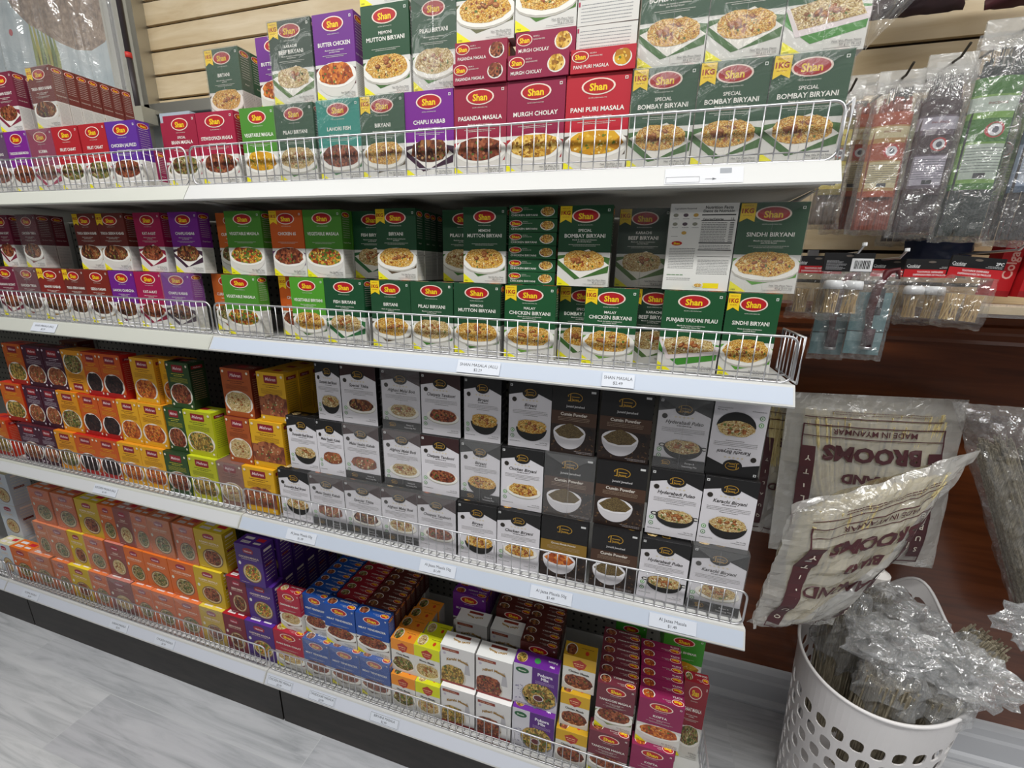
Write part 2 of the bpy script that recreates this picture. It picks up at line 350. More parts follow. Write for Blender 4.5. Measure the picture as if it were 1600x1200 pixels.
def shan(key, desc, col, title, pre='', flag=False, dish='plate', food='rice', cloth='#55763a', sub=True, nt='50 g (1.76 oz)', W=W0, H=H0, D=D0):
    rnd = random.Random(key); mb = MB(); sp = .43*H
    body(mb, W, H, D, sp, col, WHT)
    F, R_, L_, T, B = faces_of(mb, W, H, D); clip = (0.0005, W-.0005)
    # front
    if cloth: F.poly([(0, sp*.62), (W*.35, sp*.2), (W*.98, sp*.42), (W, sp*.85), (W*.5, sp*.98), (0, sp*.9)], cloth, 1)
    dish_art(F, dish, food, W*.5, .30*H, W*.46, .135*H, rnd, 2, clip)
    F.poly([(.0005, .0005), (W*.27, .0005), (.0005, H*.125)], '#f0e81e', 6); F.text('MIX', W*.07, H*.028, .0028, '#3a4a20', 7)
    F.text('Net Wt./Peso Neto', W*.955, H*.085, .0030, INK, 7, align='r', maxw=W*.42); F.text(nt, W*.955, H*.055, .0032, INK, 7, align='r')
    F.words(W*.52, W*.95, H*.03, .0008, '#6a6a6a', rnd, 7)
    oval_logo(F, W*.5, H*.875, W*.235, H*.072)
    F.text('RECIPE & SEASONING MIX', W*.5, H*.765, .0017, '#d9dccf', 2, maxw=W*.62)
    ty = H*.655 if not pre else H*.635
    if pre: F.text(pre, W*.5, H*.70, .0050, '#f4f2ea', 2, off=.012)
    F.text(title, W*.5, ty, .0068, '#f4f2ea', 2, maxw=W*.84, off=.018)
    if sub:
        F.text('Mezcla de recetas y condimentos', W*.5, H*.585, .0024, '#e6e4da', 2, maxw=W*.6, off=.01)
        F.text('para '+title.title(), W*.5, H*.562, .0022, '#e6e4da', 2, maxw=W*.4, off=.01)
    F.words(W*.2, W*.8, H*.525, .0009, '#cfd0c4', rnd, 2); F.words(W*.28, W*.72, H*.508, .0009, '#cfd0c4', rnd, 2)
    F.rect(W*.9, H*.925, W*.945, H*.955, '#e9ece4', 2); F.ell(W*.9225, H*.94, .0014, .0014, col, 3, n=8)
    if flag:
        F.poly([(.001, H*.992), (W*.235, H*.992), (W*.235, H*.79), (W*.1175, H*.83), (.001, H*.79)], '#f3cf1d', 3)
        F.text('MAKES UP TO', W*.118, H*.965, .0016, '#8a1a14', 4, maxw=W*.19); F.text('1KG', W*.118, H*.912, .0072, '#a81c14', 4, maxw=W*.19, off=.03); F.text('MEAT BIRYANI', W*.118, H*.862, .0014, '#8a1a14', 4, maxw=W*.18)
    # sides
    for S in (R_, L_):
        oval_logo(S, D*.5, H*.93, D*.36, H*.035)
        for i in range(9): S.words(D*.15, D*.85, H*(.87-.033*i), .0009, '#d7cfc8', rnd, 2)
        S.text(title.title(), D*.5, H*.53, .0028, '#efe9dd', 2, maxw=D*.8)
        for i in range(16): S.words(D*.1, D*.9, H*(.40-.022*i), .0008, '#8b8b8b', rnd, 2)
    # top flap (reads from behind)
    T.ell(W*.8, D*.5, W*.145, D*.36, '#efece4', 1); T.food(W*.8, D*.5, W*.125, D*.3, food, rnd, 2, n=8, big=.7)
    oval_logo(T, W*.15, D*.68, W*.12, D*.21)
    T.text('RECIPE &', W*.3, D*.8, .0018, '#e6e4da', 2, align='l'); T.text('SEASONING MIX', W*.3, D*.68, .0018, '#e6e4da', 2, align='l')
    if pre: T.text(pre, W*.05, D*.42, .0028, '#f4f2ea', 2, align='l')
    T.text(title, W*.05, D*.26, .0046, '#f4f2ea', 2, align='l', maxw=W*.55, off=.01)
    for i in range(6): B.words(W*.06, W*.9, D*(.15+.13*i), .0009, '#8f9296', rnd, 1)
    B.rect(W*.01, D*.75, W*.04, D*.93, '#b03050', 1)
    DESIGN[key] = dict(me=mb.mesh('spice_box_'+key), desc=desc, W=W, H=H, D=D, title=title)
DG, GR, MAG, MAR, PUR, ORG = '#1b4a2c', '#4f8f2a', '#8f1248', '#7c1c34', '#6a1f86', '#c4591a'
shan('biryani', 'dark green biryani', DG, 'BIRYANI', flag=True, cloth='#5a4a34'); DESIGN['biryani1'] = DESIGN['biryani']
shan('biryaniB', 'green biryani', DG, 'BIRYANI', cloth='#6a6a4a'); shan('biryaniC', 'green-leaf biryani', DG, 'BIRYANI', cloth='#4a7a2a', nt='50 g (1.76 oz)')
shan('bombay', 'dark green bombay biryani', DG, 'BOMBAY BIRYANI', 'SPECIAL', True, cloth='#3f6a2c', nt='60 g (2.11 oz)', dish='square'); DESIGN['bombay1'] = DESIGN['bombay']
shan('pilau', 'dark green pilau biryani', DG, 'PILAU BIRYANI', food='ricew', cloth='#3f7a2c')
shan('mutton', 'dark green mutton biryani', DG, 'MUTTON BIRYANI', 'MEMONI', food='rice', cloth='#3f6a2c', nt='60 g (2.11 oz)', sub=False)
shan('beef1', 'dark green beef biryani', '#1d3a26', 'BEEF BIRYANI', 'KARACHI', True, food='ricew', dish='square', nt='60 g (2.1 oz)'); DESIGN['beefS'] = DESIGN['beef1']
shan('punjabi', 'dark green yakhni pilau', '#14502a', 'PUNJABI YAKHNI PILAU', dish='tray', food='ricew', cloth='#3f8a2c')
shan('sindhi1', 'dark green sindhi biryani', '#17502c', 'SINDHI BIRYANI', flag=True, food='rice', cloth='#5a9a34', nt='60 g (2.11 oz)')
shan('malay', 'dark green malay chicken biryani', '#14522b', 'CHICKEN BIRYANI', 'MALAY', True, food='rice', cloth='#6a9a3a', nt='60 g (2.11 oz)')
shan('fish', 'dark green fish biryani', '#124a2a', 'FISH BIRYANI', food='ricew', dish='square', cloth='#2c6a3a')
shan('vegbir', 'bright green vegetable biryani', '#4f9a28', 'VEGETABLE BIRYANI', food='rice', cloth='#3f6a2c')
shan('veg', 'light green vegetable masala', '#4a8a2a', 'VEGETABLE MASALA', food='veg', dish='bowl', cloth=None, sub=False, nt='100 g (3.5 oz)')
shan('greenmasala', 'light green masala', '#4a8a2a', 'VEGETABLE MASALA', food='soup', dish='bowl', cloth=None, sub=False)
shan('c65', 'orange chicken sixty-five', '#cc5a18', 'CHICKEN 65', flag=True, food='meat', dish='bowl', cloth='#5a3060', sub=False, nt='60 g (2.11 oz)')
shan('curry', 'orange curry powder', '#c4601c', 'CURRY POWDER', food='salad', cloth='#8a4a2a')
shan('butter', 'purple butter chicken', PUR, 'BUTTER CHICKEN', food='curry', dish='bowl', cloth='#5a2a30')
shan('jalfrezi', 'violet chicken jalfrezi', '#5d2a94', 'CHICKEN JALFREZI', food='meat', dish='bowl', cloth='#3a2a4a')
shan('chapli', 'purple chapli kabab', '#761c8c', 'CHAPLI KABAB', food='kabab', dish='square', cloth='#3a2034', nt='100 g (3.52 oz)')
shan('lahori', 'purple lahori chargha', '#6e1a86', 'LAHORI CHARGHA', food='kabab', cloth='#5a1a3a')
shan('kababpurple', 'purple tandoori kabab masala', '#7a1c8a', 'TANDOORI KABAB MASALA', food='meat', dish='none', cloth=None)
shan('malekabab', 'silver-wrapped purple', '#5a2a5a', 'MALAI KABAB', food='meat', cloth=None)
shan('korma', 'magenta korma', MAG, 'KORMA', food='meat', dish='square', cloth='#a01c48')
shan('fruit', 'red fruit chaat', '#ad1c26', 'FRUIT CHAAT', food='salad', dish='bowl', cloth='#a01c2c', sub=False)
shan('brain', 'crimson brain masala', '#9a1638', 'BRAIN MASALA', 'SPECIAL', food='salad', dish='bowl', cloth='#a01c44', sub=False)
shan('stew', 'crimson stew dopiaza masala', '#a3173c', 'STEW/DOPIAZA MASALA', food='meat', dish='bowl', cloth='#b01c3a')
shan('lahorifish', 'teal lahori fish', '#12897a', 'LAHORI FISH', food='meat', cloth='#3f7a4a', nt='100 g (3.5 oz)')
shan('pasanda', 'maroon pasanda masala', '#93173a', 'PASANDA MASALA', food='meat', dish='bowl', cloth='#a8202c')
shan('murgh', 'crimson murgh cholay', '#8f1240', 'MURGH CHOLAY', food='chana', dish='bowl', cloth='#a8202c', sub=False)
shan('panipuri', 'bright red pani puri masala', '#b8182c', 'PANI PURI MASALA', food='soup', dish='bowl', cloth='#5a4a40', nt='100 g (3.52 oz)')
shan('maroon', 'dark maroon kebab masala', '#73203a', 'KARAHI GOSHT', food='meat', dish='square', cloth='#80243c')
shan('maroonw', 'film-wrapped maroon karahi', '#6a2430', 'CHICKEN TIKKA', food='kabab', cloth='#80443c')
shan('tikka1', 'brown tikka seekh kabab', '#6e2a22', 'TIKKA SEEKH KABAB', flag=True, food='kabab', dish='bowl', cloth='#a88a5a'); DESIGN['seekh1'] = DESIGN['tikka1']; DESIGN['tikkaS'] = DESIGN['tikka1']
shan('bihari1', 'red-brown bihari kabab', '#82241c', 'BIHARI KABAB', flag=True, food='kabab', cloth='#9a7a4a')
shan('seekh', 'brick red seekh kabab', '#7c2416', 'SEEKH KABAB', food='kabab', cloth='#9a7a4a')
shan('katakat', 'magenta kat-a-kat', '#a0124a', 'KAT-A-KAT', food='meat', dish='square', cloth='#8a1c3a')
shan('tandoori', 'dull maroon tandoori masala', '#6e2a38', 'TANDOORI MASALA', food='meat', dish='plate', cloth='#7a8a4a')
shan('kofta', 'plum kofta', '#8c1c50', 'KOFTA', food='curry', dish='bowl', cloth=None)
shan('bhmar', 'bright green achar bhmar', '#3f9a2a', 'KHARA BHMAR', food='soup', dish='plate', cloth=None, sub=False)
shan('blue', 'blue meat tenderizer', '#164a9c', 'MEAT TENDERIZER', food='meat', dish='plate', cloth='#5a4438', sub=False); DESIGN['blueb'] = DESIGN['blue']
shan('nd', 'crimson dahi bara chaat', '#a81834', 'DAHI BARA CHAAT', food='ricew', dish='plate', cloth='#6a2034', sub=False)
shan('redrow', 'deep red chaat', '#8c1426', 'CHAAT MASALA', food='salad', dish='bowl', cloth=None); shan('brownrow', 'dark brown tandoori', '#56201a', 'TIKKA MASALA', food='kabab', dish='bowl', cloth=None)

def jazaa(key, desc, band, title, food, dish='karahi', strip=False, W=W0, H=H0, D=.034, ts=None):
    rnd = random.Random(key); mb = MB(); body(mb, W, H, D, 0, '#121112', '#121112')
    F, R_, L_, T, B = faces_of(mb, W, H, D); clip = (.001, W-.001)
    F.rect(0, 0, W, H, '#dedbe0', 1)
    F.poly([(0, H*.80), (W*.34, H*.85), (W*.66, H*.85), (W, H*.76), (W, H), (0, H)], band, 2)
    F.ell(W*.5, H*.845, W*.185, H*.085, '#151213', 3); jlogo(F, W*.5, H*.85, W*.14, 4)
    F.ell(W*.13, H*.735, W*.055, W*.055, '#3a3228', 3, n=14); F.ell(W*.13, H*.735, W*.042, W*.042, '#26201a', 4, n=14)
    for k in range(5): F.ell(W*(.34+.08*k), H*.735, W*.03, H*.014, '#d9cdb4', 2, n=4)
    F.text(title, W*.52, H*.665, .0072, '#2b2522', 3, maxw=W*.72, off=.015, shear=.25)
    F.words(W*.38, W*.66, H*.615, .0016, '#4a4442', rnd, 3)
    for k in range(3): F.words(W*.1, W*.92, H*(.575-.022*k), .0009, '#7a7674', rnd, 3)
    F.words(W*.35, W*.7, H*.505, .001, '#6a6664', rnd, 3)
    dish_art(F, dish, food, W*.55, .315*H, W*.36, .10*H, rnd, 3, clip)
    for k, c in ((.26, '#4f9a44'), (.17, '#4f7a54')):
        F.ell(W*.1, H*k, W*.048, W*.048, c, 3, n=14); F.ell(W*.1, H*k, W*.034, W*.034, '#e4ece0', 4, n=12); F.ell(W*.1, H*k, W*.016, W*.016, c, 5, n=8)
    F.words(W*.04, W*.3, H*.09, .001, '#5a5654', rnd, 3); F.text('Net Wt: 50g', W*.94, H*.1, .0024, '#4a4442', 3, align='r'); F.words(W*.66, W*.94, H*.07, .0009, '#6a6664', rnd, 3)
    F.rect(W*.03, H*.93, W*.085, H*.965, '#d8d8d8', 4); F.ell(W*.0575, H*.9475, .0013, .0013, '#222222', 5, n=8)
    if strip:
        F.rect(0, 0, W, H*.15, '#1b191b', 6); F.text('Recipe &', W*.72, H*.1, .0036, '#d8d6d8', 7); F.text('Seasoning Mix', W*.72, H*.055, .0036, '#d8d6d8', 7, maxw=W*.45); jlogo(F, W*.25, H*.08, W*.09, 7)
    for S in (R_, L_):
        S.text(title, D*.5, H*.42, .004, '#d6d4d4', 2, rot=pi/2, shear=.2)
        for k in range(7): S.rect(D*.25, H*(.12+.11*k), D*.75, H*(.12+.11*k)+.003, '#5b5759', 1)
    jlogo(T, W*.5, D*.5, W*.1, 1); T.ell(W*.8, D*.45, W*.12, D*.28, '#d49a50', 1); T.food(W*.8, D*.45, W*.11, D*.25, food, rnd, 2, n=6, big=.6)
    T.text(title, W*.18, D*.5, .003, '#cfcdcd', 1, maxw=W*.26, shear=.2); T.words(W*.05, W*.3, D*.3, .001, '#a8a6a6', rnd, 1)
    T.rot = False
    DESIGN[key] = dict(me=mb.mesh('spice_box_'+key), desc=desc, W=W, H=H, D=D, title=title)
def jlogo(f, cu, cv, r, l):
    g = '#b98e2c'
    for a0, a1, rr, tt in ((-60, 165, 1, .09),):
        n = 14; o = []; i_ = []
        for k in range(n+1):
            a = math.radians(a0+(a1-a0)*k/n); o.append((cu+cos(a)*r*rr, cv+sin(a)*r*.62*rr)); i_.append((cu+cos(a)*r*(rr-tt), cv+sin(a)*r*.62*(rr-tt*1.4)))
        for k in range(n): f.poly([o[k], o[k+1], i_[k+1], i_[k]], g, l)
    f.rect(cu-r*.62, cv-r*.42, cu-r*.5, cv+r*.45, g, l); f.rect(cu-r*.86, cv-r*.5, cu-r*.5, cv-r*.4, g, l); f.rect(cu-r*.9, cv+r*.05, cu-r*.8, cv+r*.3, g, l)
    f.poly([(cu-r*.4, cv+r*.02), (cu+r*.55, cv+r*.02), (cu+r*.62, cv+r*.12), (cu-r*.4, cv+r*.12)], g, l)
    f.text('Jazaa', cu+r*.05, cv-r*.26, r*.34, g, l+.5, maxw=r*1.15, off=.02)
BL, BR = '#141314', '#35191a'
jazaa('dbeef', 'white and black dumpukht beef biryani', BL, 'Dumpukht Beef Biryani', 'ricew', 'karahi'); jazaa('jtikka', 'white and brown special tikka', BR, 'Special Tikka', 'kabab', 'plate')
jazaa('jtikkaw', 'film-wrapped special tikka', BR, 'Special Tikka', 'kabab', 'plate', True)
jazaa('jseekh', 'white and black mutton chops masala', BL, 'Malai Seekh Kabab', 'chops', 'none'); jazaa('jseekhw', 'film-wrapped malai seekh kabab', BR, 'Malai Seekh Kabab', 'chops', 'none', True)
jazaa('afgh', 'film-wrapped afghani malai boti', BR, 'Afghani Malai Boti', 'ricew', 'plate', True); jazaa('chat', 'white and brown chatpata tandoori', BR, 'Chatpata Tandoori', 'meat', 'plate')
jazaa('bir', 'white and black plain biryani', BL, 'Biryani', 'rice', 'karahi'); jazaa('birw', 'film-wrapped white biryani', BL, 'Biryani', 'rice', 'karahi', True)
jazaa('cbir', 'white and black chicken biryani', BL, 'Chicken Biryani', 'rice', 'plate'); jazaa('hyd', 'white and black hyderabadi pulao', BL, 'Hyderabadi Pulao', 'ricew', 'pan')
jazaa('hydw', 'film-wrapped hyderabadi pulao', BL, 'Hyderabadi Pulao', 'ricew', 'pan', True); jazaa('kar', 'white and black karachi biryani', BL, 'Karachi Biryani', 'ricew', 'karahi')
jazaa('karw', 'film-wrapped karachi biryani', BL, 'Karachi Biryani', 'ricew', 'plate', True)
def powder(key, desc, title, band, name2, food='powder', W=W0, H=H0, D=.034):
    rnd = random.Random(key); mb = MB(); body(mb, W, H, D, 0, '#131112', '#131112'); F, R_, L_, T, B = faces_of(mb, W, H, D)
    F.rect(0, 0, W, H*.46, '#2a1c16', 1)
    for k in range(60): F.ell(rnd.uniform(.02, .98)*W, rnd.uniform(.01, .44)*H, .003, .0012, rnd.choice(['#5a4028', '#3e2a1c', '#6c5034']), 2, n=6, rot=rnd.uniform(0, 3))
    F.rect(0, H*.44, W, H*.64, band, 2); jlogo(F, W*.5, H*.85, W*.17, 3)
    if name2: F.text(name2, W*.52, H*.72, .0046, '#c9c7c8', 3, maxw=W*.5, off=.02)
    F.text(title, W*.5, H*.60, .0066 if len(title) < 14 else .004, '#ded6cc', 3, maxw=W*.72, off=.03)
    for k in range(3): F.words(W*.15, W*.85, H*(.55-.022*k), .0009, '#b09a84', rnd, 3)
    F.ell(W*.42, H*.33, W*.36, H*.26, '#d9d6da', 3, a0=180, a1=360); F.ell(W*.42, H*.33, W*.36, H*.12, '#eeebee', 4)
    F.poly([(W*.09, H*.33), (W*.2, H*.26), (W*.4, H*.235), (W*.65, H*.26), (W*.75, H*.33), (W*.6, H*.42), (W*.42, H*.47), (W*.25, H*.42)], 'food_'+food, 5)
    F.ell(W*.87, H*.36, W*.08, W*.08, '#1c1412', 5, n=14); F.words(W*.55, W*.95, H*.05, .0012, '#a8a0a0', rnd, 5); F.words(W*.6, W*.95, H*.03, .0012, '#a8a0a0', rnd, 5)
    F.rect(W*.85, H*.93, W*.95, H*.96, '#d8d8d8', 4)
    for S in (R_, L_):
        for k in range(7): S.words(D*.2, D*.8, H*(.12+.11*k), .0012, '#6b6769', rnd, 1)
    T.text(title, W*.62, D*.5, .0045, '#d6d4d4', 1, maxw=W*.55, off=.02); jlogo(T, W*.18, D*.5, W*.1, 1)
    DESIGN[key] = dict(me=mb.mesh('spice_box_'+key), desc=desc, W=W, H=H, D=D, title=title)
powder('cumin', 'black cumin powder', 'Cumin Powder', '#4a3020', 'Junaid Jamshed'); powder('cuminw', 'film-wrapped cumin powder', 'Cumin Powder', '#4a3020', 'Junaid Jamshed')
powder('qorma', 'black and gold qorma powder', 'Qorma Masala Powder', '#8a6a20', '', 'curry')

def mehran(key, desc, col, food, dots='#e6ddc8', bottom=None, side=None, textc='#e0b41c', flip=False, W=.088, H=.130, D=.045, full=False):
    rnd = random.Random(key); mb = MB(); body(mb, W, H, D, 0, side or col, col); F, R_, L_, T, B = faces_of(mb, W, H, D); clip = (.001, W-.001)
    F.rect(0, 0, W, H, col, 1)
    if full: F.rect(0, H*.12, W, H*.5, 'food_'+food, 2); F.food(W*.5, H*.33, W*.46, H*.2, food, rnd, 3, clip=clip)
    else:
        F.ell(W*.5, H*.30, W*.48, H*.25, '#e6e0d6', 2, clip=clip); F.food(W*.5, H*.28, W*.42, H*.205, food, rnd, 3, n=30, clip=clip)
    if bottom: F.rect(0, 0, W, H*.11, bottom, 7)
    else: F.rect(0, 0, W, H*.11, col, 7)
    F.rect(W*.26, H*.80, W*.74, H*.94, '#8a1420', 2); F.rect(W*.28, H*.785, W*.72, H*.80, '#8a1420', 2)
    F.text('Mehran', W*.5, H*.87, .0085, '#e7c6c8', 3, maxw=W*.38, shear=.3, off=.02)
    F.words(W*.2, W*.8, H*.745, .0019, textc, rnd, 3); F.words(W*.3, W*.7, H*.705, .0019, textc, rnd, 3)
    for k in range(5): F.words(W*.12, W*.88, H*(.66-.022*k), .0009, textc, rnd, 3, )
    for u, v in ((.09, .93), (.91, .93), (.1, .07), (.9, .07)): F.ell(W*u, H*v, W*.04, W*.04, dots, 8, n=10)
    for S in (R_, L_):
        S.rect(D*.15, H*.86, D*.85, H*.93, '#8a1420', 1); S.text('Mehran', D*.5, H*.895, .005, '#e7c6c8', 2, maxw=D*.5, shear=.3)
        for k in range(14): S.words(D*.12, D*.85, H*(.8-.045*k), .0013, '#3c3428' if key in ('ml', 'my2', 'my3') else '#c99a80', rnd, 1)
    T.rect(W*.35, D*.25, W*.65, D*.6, '#a01c28', 1); T.words(W*.08, W*.32, D*.5, .0016, '#f0e0c8', rnd, 1); T.words(W*.08, W*.32, D*.35, .0016, '#f0e0c8', rnd, 1)
    DESIGN[key] = dict(me=mb.mesh('spice_box_'+key), desc=desc, W=W, H=H, D=D, title=key)
mehran('mo', 'orange green-lentil', '#c8601a', 'seeds', side='#c43014', bottom='#a02014'); mehran('mow', 'film-wrapped orange green-lentil', '#b8602a', 'seeds', side='#a02a14')
mehran('mp', 'aubergine purple kebab', '#44182e', 'chops', side='#4c1420', textc='#cfc0cc', dots='#d8ccd8', bottom='#3c1424'); mehran('my', 'amber salan', '#d8901a', 'salad', side='#e07a14', textc='#6a3a10')
mehran('mr', 'red-orange black-plum', '#c8581a', 'dark', side='#b81c12', bottom='#a81814'); mehran('my2', 'golden yellow haleem', '#e0a41c', 'curry', side='#d8901c', textc='#7a4a10')
mehran('mg', 'dark green dark-meat', '#2c4a22', 'meat', textc='#d0c438', side='#1c3418'); mehran('ml', 'lime yellow lentil', '#b4b41c', 'seeds', side='#bcc41c', textc='#4a5a14')
mehran('mb', 'rust brown kheer', '#a8501c', 'ricew', side='#6a2012', textc='#5c2410'); mehran('mbw', 'film-wrapped mauve kheer', '#8c5a48', 'ricew', side='#7a4438', textc='#5c2c20')
mehran('my3', 'yellow fried-fish', '#dca818', 'chops', side='#d8a018', textc='#7a4a10', full=True)

def national(key, desc, col, title, food, top=None, W=.1, H=.135, D=.045, dish='bowl'):
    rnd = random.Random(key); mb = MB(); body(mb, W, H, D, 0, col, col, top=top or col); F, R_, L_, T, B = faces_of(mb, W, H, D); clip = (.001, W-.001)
    F.rect(W*.32, H*.80, W*.68, H*.90, '#9c2038', 2); F.ell(W*.5, H*.86, W*.2, H*.07, '#9c2038', 1); F.text('National', W*.5, H*.85, .006, '#ecd8dc', 3, maxw=W*.32, off=.02)
    F.text(title, W*.5, H*.70, .0066, '#f0dcc8', 2, maxw=W*.84, off=.02); F.words(W*.2, W*.8, H*.645, .0013, '#f0dcc8', rnd, 2)
    F.ell(W*.55, H*.31, W*.36, H*.24, '#7a5a3c', 2, clip=clip); F.ell(W*.55, H*.31, W*.33, H*.215, '#c9b690', 3, clip=clip); F.food(W*.55, H*.30, W*.28, H*.17, food, rnd, 4, clip=clip)
    F.ell(W*.12, H*.52, W*.05, W*.06, '#d8d8c8', 2, n=10); F.words(W*.08, W*.4, H*.05, .0013, '#e6d4c0', rnd, 6)
    for S in (R_, L_):
        S.rect(D*.2, H*.86, D*.8, H*.92, '#f0e4d8', 1); S.rect(D*.2, H*.5, D*.7, H*.56, '#7a1c20', 1)
        for k in range(8): S.words(D*.15, D*.85, H*(.8-.09*k), .0018, '#f2e8c8', rnd, 1)
    T.rect(W*.55, D*.2, W*.88, D*.42, '#f4ecec', 1); T.rect(W*.52, D*.6, W*.86, D*.82, '#f4ecec', 1); T.rect(W*.12, D*.2, W*.42, D*.48, '#d82838', 1); T.rect(W*.14, D*.62, W*.4, D*.78, '#f4ecec', 1)
    T.text(title, W*.7, D*.72, .0032, col, 2, maxw=W*.3)
    DESIGN[key] = dict(me=mb.mesh('spice_box_'+key), desc=desc, W=W, H=H, D=D, title=title)
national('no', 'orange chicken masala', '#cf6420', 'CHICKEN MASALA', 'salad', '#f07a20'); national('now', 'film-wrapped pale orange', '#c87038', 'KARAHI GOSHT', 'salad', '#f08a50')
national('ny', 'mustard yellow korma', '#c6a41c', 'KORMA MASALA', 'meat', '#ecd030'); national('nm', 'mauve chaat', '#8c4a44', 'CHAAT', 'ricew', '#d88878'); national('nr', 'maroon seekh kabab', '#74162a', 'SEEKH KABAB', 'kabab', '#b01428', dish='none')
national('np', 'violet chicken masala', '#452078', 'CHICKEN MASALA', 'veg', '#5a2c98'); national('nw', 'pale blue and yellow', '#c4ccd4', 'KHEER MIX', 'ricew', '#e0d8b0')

def masala_small(key, desc, col, title, food, H, W=.075, D=.04):
    rnd = random.Random(key); mb = MB(); body(mb, W, H, D, 0, WHT, WHT, top=col); F, R_, L_, T, B = faces_of(mb, W, H, D); clip = (.001, W-.001)
    F.rect(0, H*.66, W, H, col, 1); F.poly([(W*.28, H*.84), (W*.5, H*.93), (W*.72, H*.84), (W*.66, H*.7), (W*.5, H*.63), (W*.34, H*.7)], '#b03424', 2); F.words(W*.33, W*.67, H*.8, .0022, '#f0d0a0', rnd, 3); F.words(W*.38, W*.62, H*.74, .0014, '#f0d0a0', rnd, 3)
    F.text(title, W*.5, H*.55, .0058, '#2a221c', 2, maxw=W*.8, off=.03, rot=-.05)
    F.ell(W*.5, H*.26, W*.49, H*.22, '#ece6dc', 2, clip=clip); F.food(W*.5, H*.26, W*.44, H*.18, food, rnd, 3, clip=clip)
    T.ell(W*.78, D*.5, W*.18, D*.42, '#e8e2d4', 1); T.food(W*.78, D*.5, W*.15, D*.36, food, rnd, 2, n=8); T.ell(W*.3, D*.6, W*.06, D*.16, '#d03c1c', 1, n=8); T.words(W*.12, W*.5, D*.3, .0016, '#5a2410', rnd, 1)
    DESIGN[key] = dict(me=mb.mesh('spice_box_'+key), desc=desc, W=W, H=H, D=D, title=title)
masala_small('chole', 'small orange chole masala', '#e89028', 'Chole Masala', 'salad', .106); masala_small('momo', 'small lemon yellow momo masala', '#d6d818', 'Momo Masala', 'ricew', .106)
masala_small('gold', 'gold and white chicken masala', '#cfa21c', 'Chicken Masala', 'meat', .1, .078)
def whitebox(key, desc, food, title, W=.095, H=.12, D=.045):
    rnd = random.Random(key); mb = MB(); body(mb, W, H, D, 0, '#d8d6d4', '#d8d6d4', top='#f0f0ee'); F, R_, L_, T, B = faces_of(mb, W, H, D); clip = (.001, W-.001)
    F.ell(W*.35, H*.2, W*.4, H*.32, '#c4bcae', 1, clip=clip); F.food(W*.35, H*.2, W*.36, H*.26, food, rnd, 2, clip=clip)
    F.poly([(W*.7, H*.35), (W*.88, H*.35), (W*.84, H*.62), (W*.79, H*.72), (W*.74, H*.62)], '#b2b0b4', 1)
    F.rect(W*.05, H*.87, W*.55, H*.94, '#8a3020', 2); F.text('FOOD MASALA', W*.3, H*.905, .0036, '#ecc8a0', 3, maxw=W*.44)
    F.text(title, W*.5, H*.7, .008, '#9c7420', 3, maxw=W*.74, off=.04, arc=.007); F.rect(0, 0, W, H*.05, '#8a2424', 4); F.ell(W*.12, H*.8, .004, .004, '#b8b0c0', 2, n=10)
    R_.rect(0, 0, .002, H, '#4c3c48', 1)
    T.rect(W*.25, D*.1, W*.7, D*.28, '#8a3020', 1); T.text(title, W*.48, D*.55, .0065, '#b08424', 1, maxw=W*.5, off=.04, arc=.005)
    T.rot = False
    DESIGN[key] = dict(me=mb.mesh('spice_box_'+key), desc=desc, W=W, H=H, D=D, title=title)
whitebox('white', 'white green-curry', 'seeds', 'Karahi Masala'); whitebox('white2', 'white red-curry', 'meat', 'Nihari Masala')
def pokora(key='pokora', W=.108, H=.125, D=.04):
    rnd = random.Random(key); mb = MB(); P_ = '#55207a'; body(mb, W, H, D, 0, '#cfcdd4', '#cfcdd4', top='#6c2494'); F, R_, L_, T, B = faces_of(mb, W, H, D); clip = (.001, W-.001)
    F.rect(W*.42, H*.3, W, H, P_, 1); F.ell(W*.2, H*.86, W*.15, H*.07, '#1c5a34', 2); F.text('Shezan', W*.2, H*.86, .005, '#e4ecd8', 3, maxw=W*.22, off=.02)
    F.text('Pokora', W*.71, H*.86, .009, '#eae4f0', 2, maxw=W*.42, off=.04); F.text('Mix', W*.71, H*.77, .009, '#eae4f0', 2, off=.04)
    for k in range(3): F.words(W*.5, W*.92, H*(.69-.025*k), .0011, '#c0a8d0', rnd, 2)
    F.ell(W*.6, H*.3, W*.4, H*.3, '#8a8a90', 2, clip=clip); F.food(W*.6, H*.3, W*.37, H*.27, 'seeds', rnd, 3, n=40, big=1.8, clip=clip); F.ell(W*.58, H*.27, W*.12, H*.08, '#d8d4cc', 6); F.ell(W*.58, H*.27, W*.1, H*.065, '#5c2024', 7)
    for k in range(30): F.ell(rnd.uniform(.05, .3)*W, rnd.uniform(.12, .5)*H, .0016, .0012, '#8884a0', 2, n=6)
    F.words(W*.05, W*.4, H*.04, .0016, '#5a5664', rnd, 6)
    T.ell(W*.85, D*.5, W*.12, D*.36, '#e4c890', 1); T.food(W*.85, D*.5, W*.1, D*.3, 'seeds', rnd, 2, n=8); T.ell(W*.5, D*.5, W*.07, D*.2, '#3a9a4a', 1); T.text('Pokora', W*.17, D*.35, .0056, '#f4f0f8', 1, maxw=W*.26, off=.04); T.text('Mix', W*.17, D*.68, .0056, '#f4f0f8', 1, off=.04)
    DESIGN[key] = dict(me=mb.mesh('spice_box_'+key), desc='violet and grey pokora mix', W=W, H=H, D=D, title='Pokora Mix')
pokora()
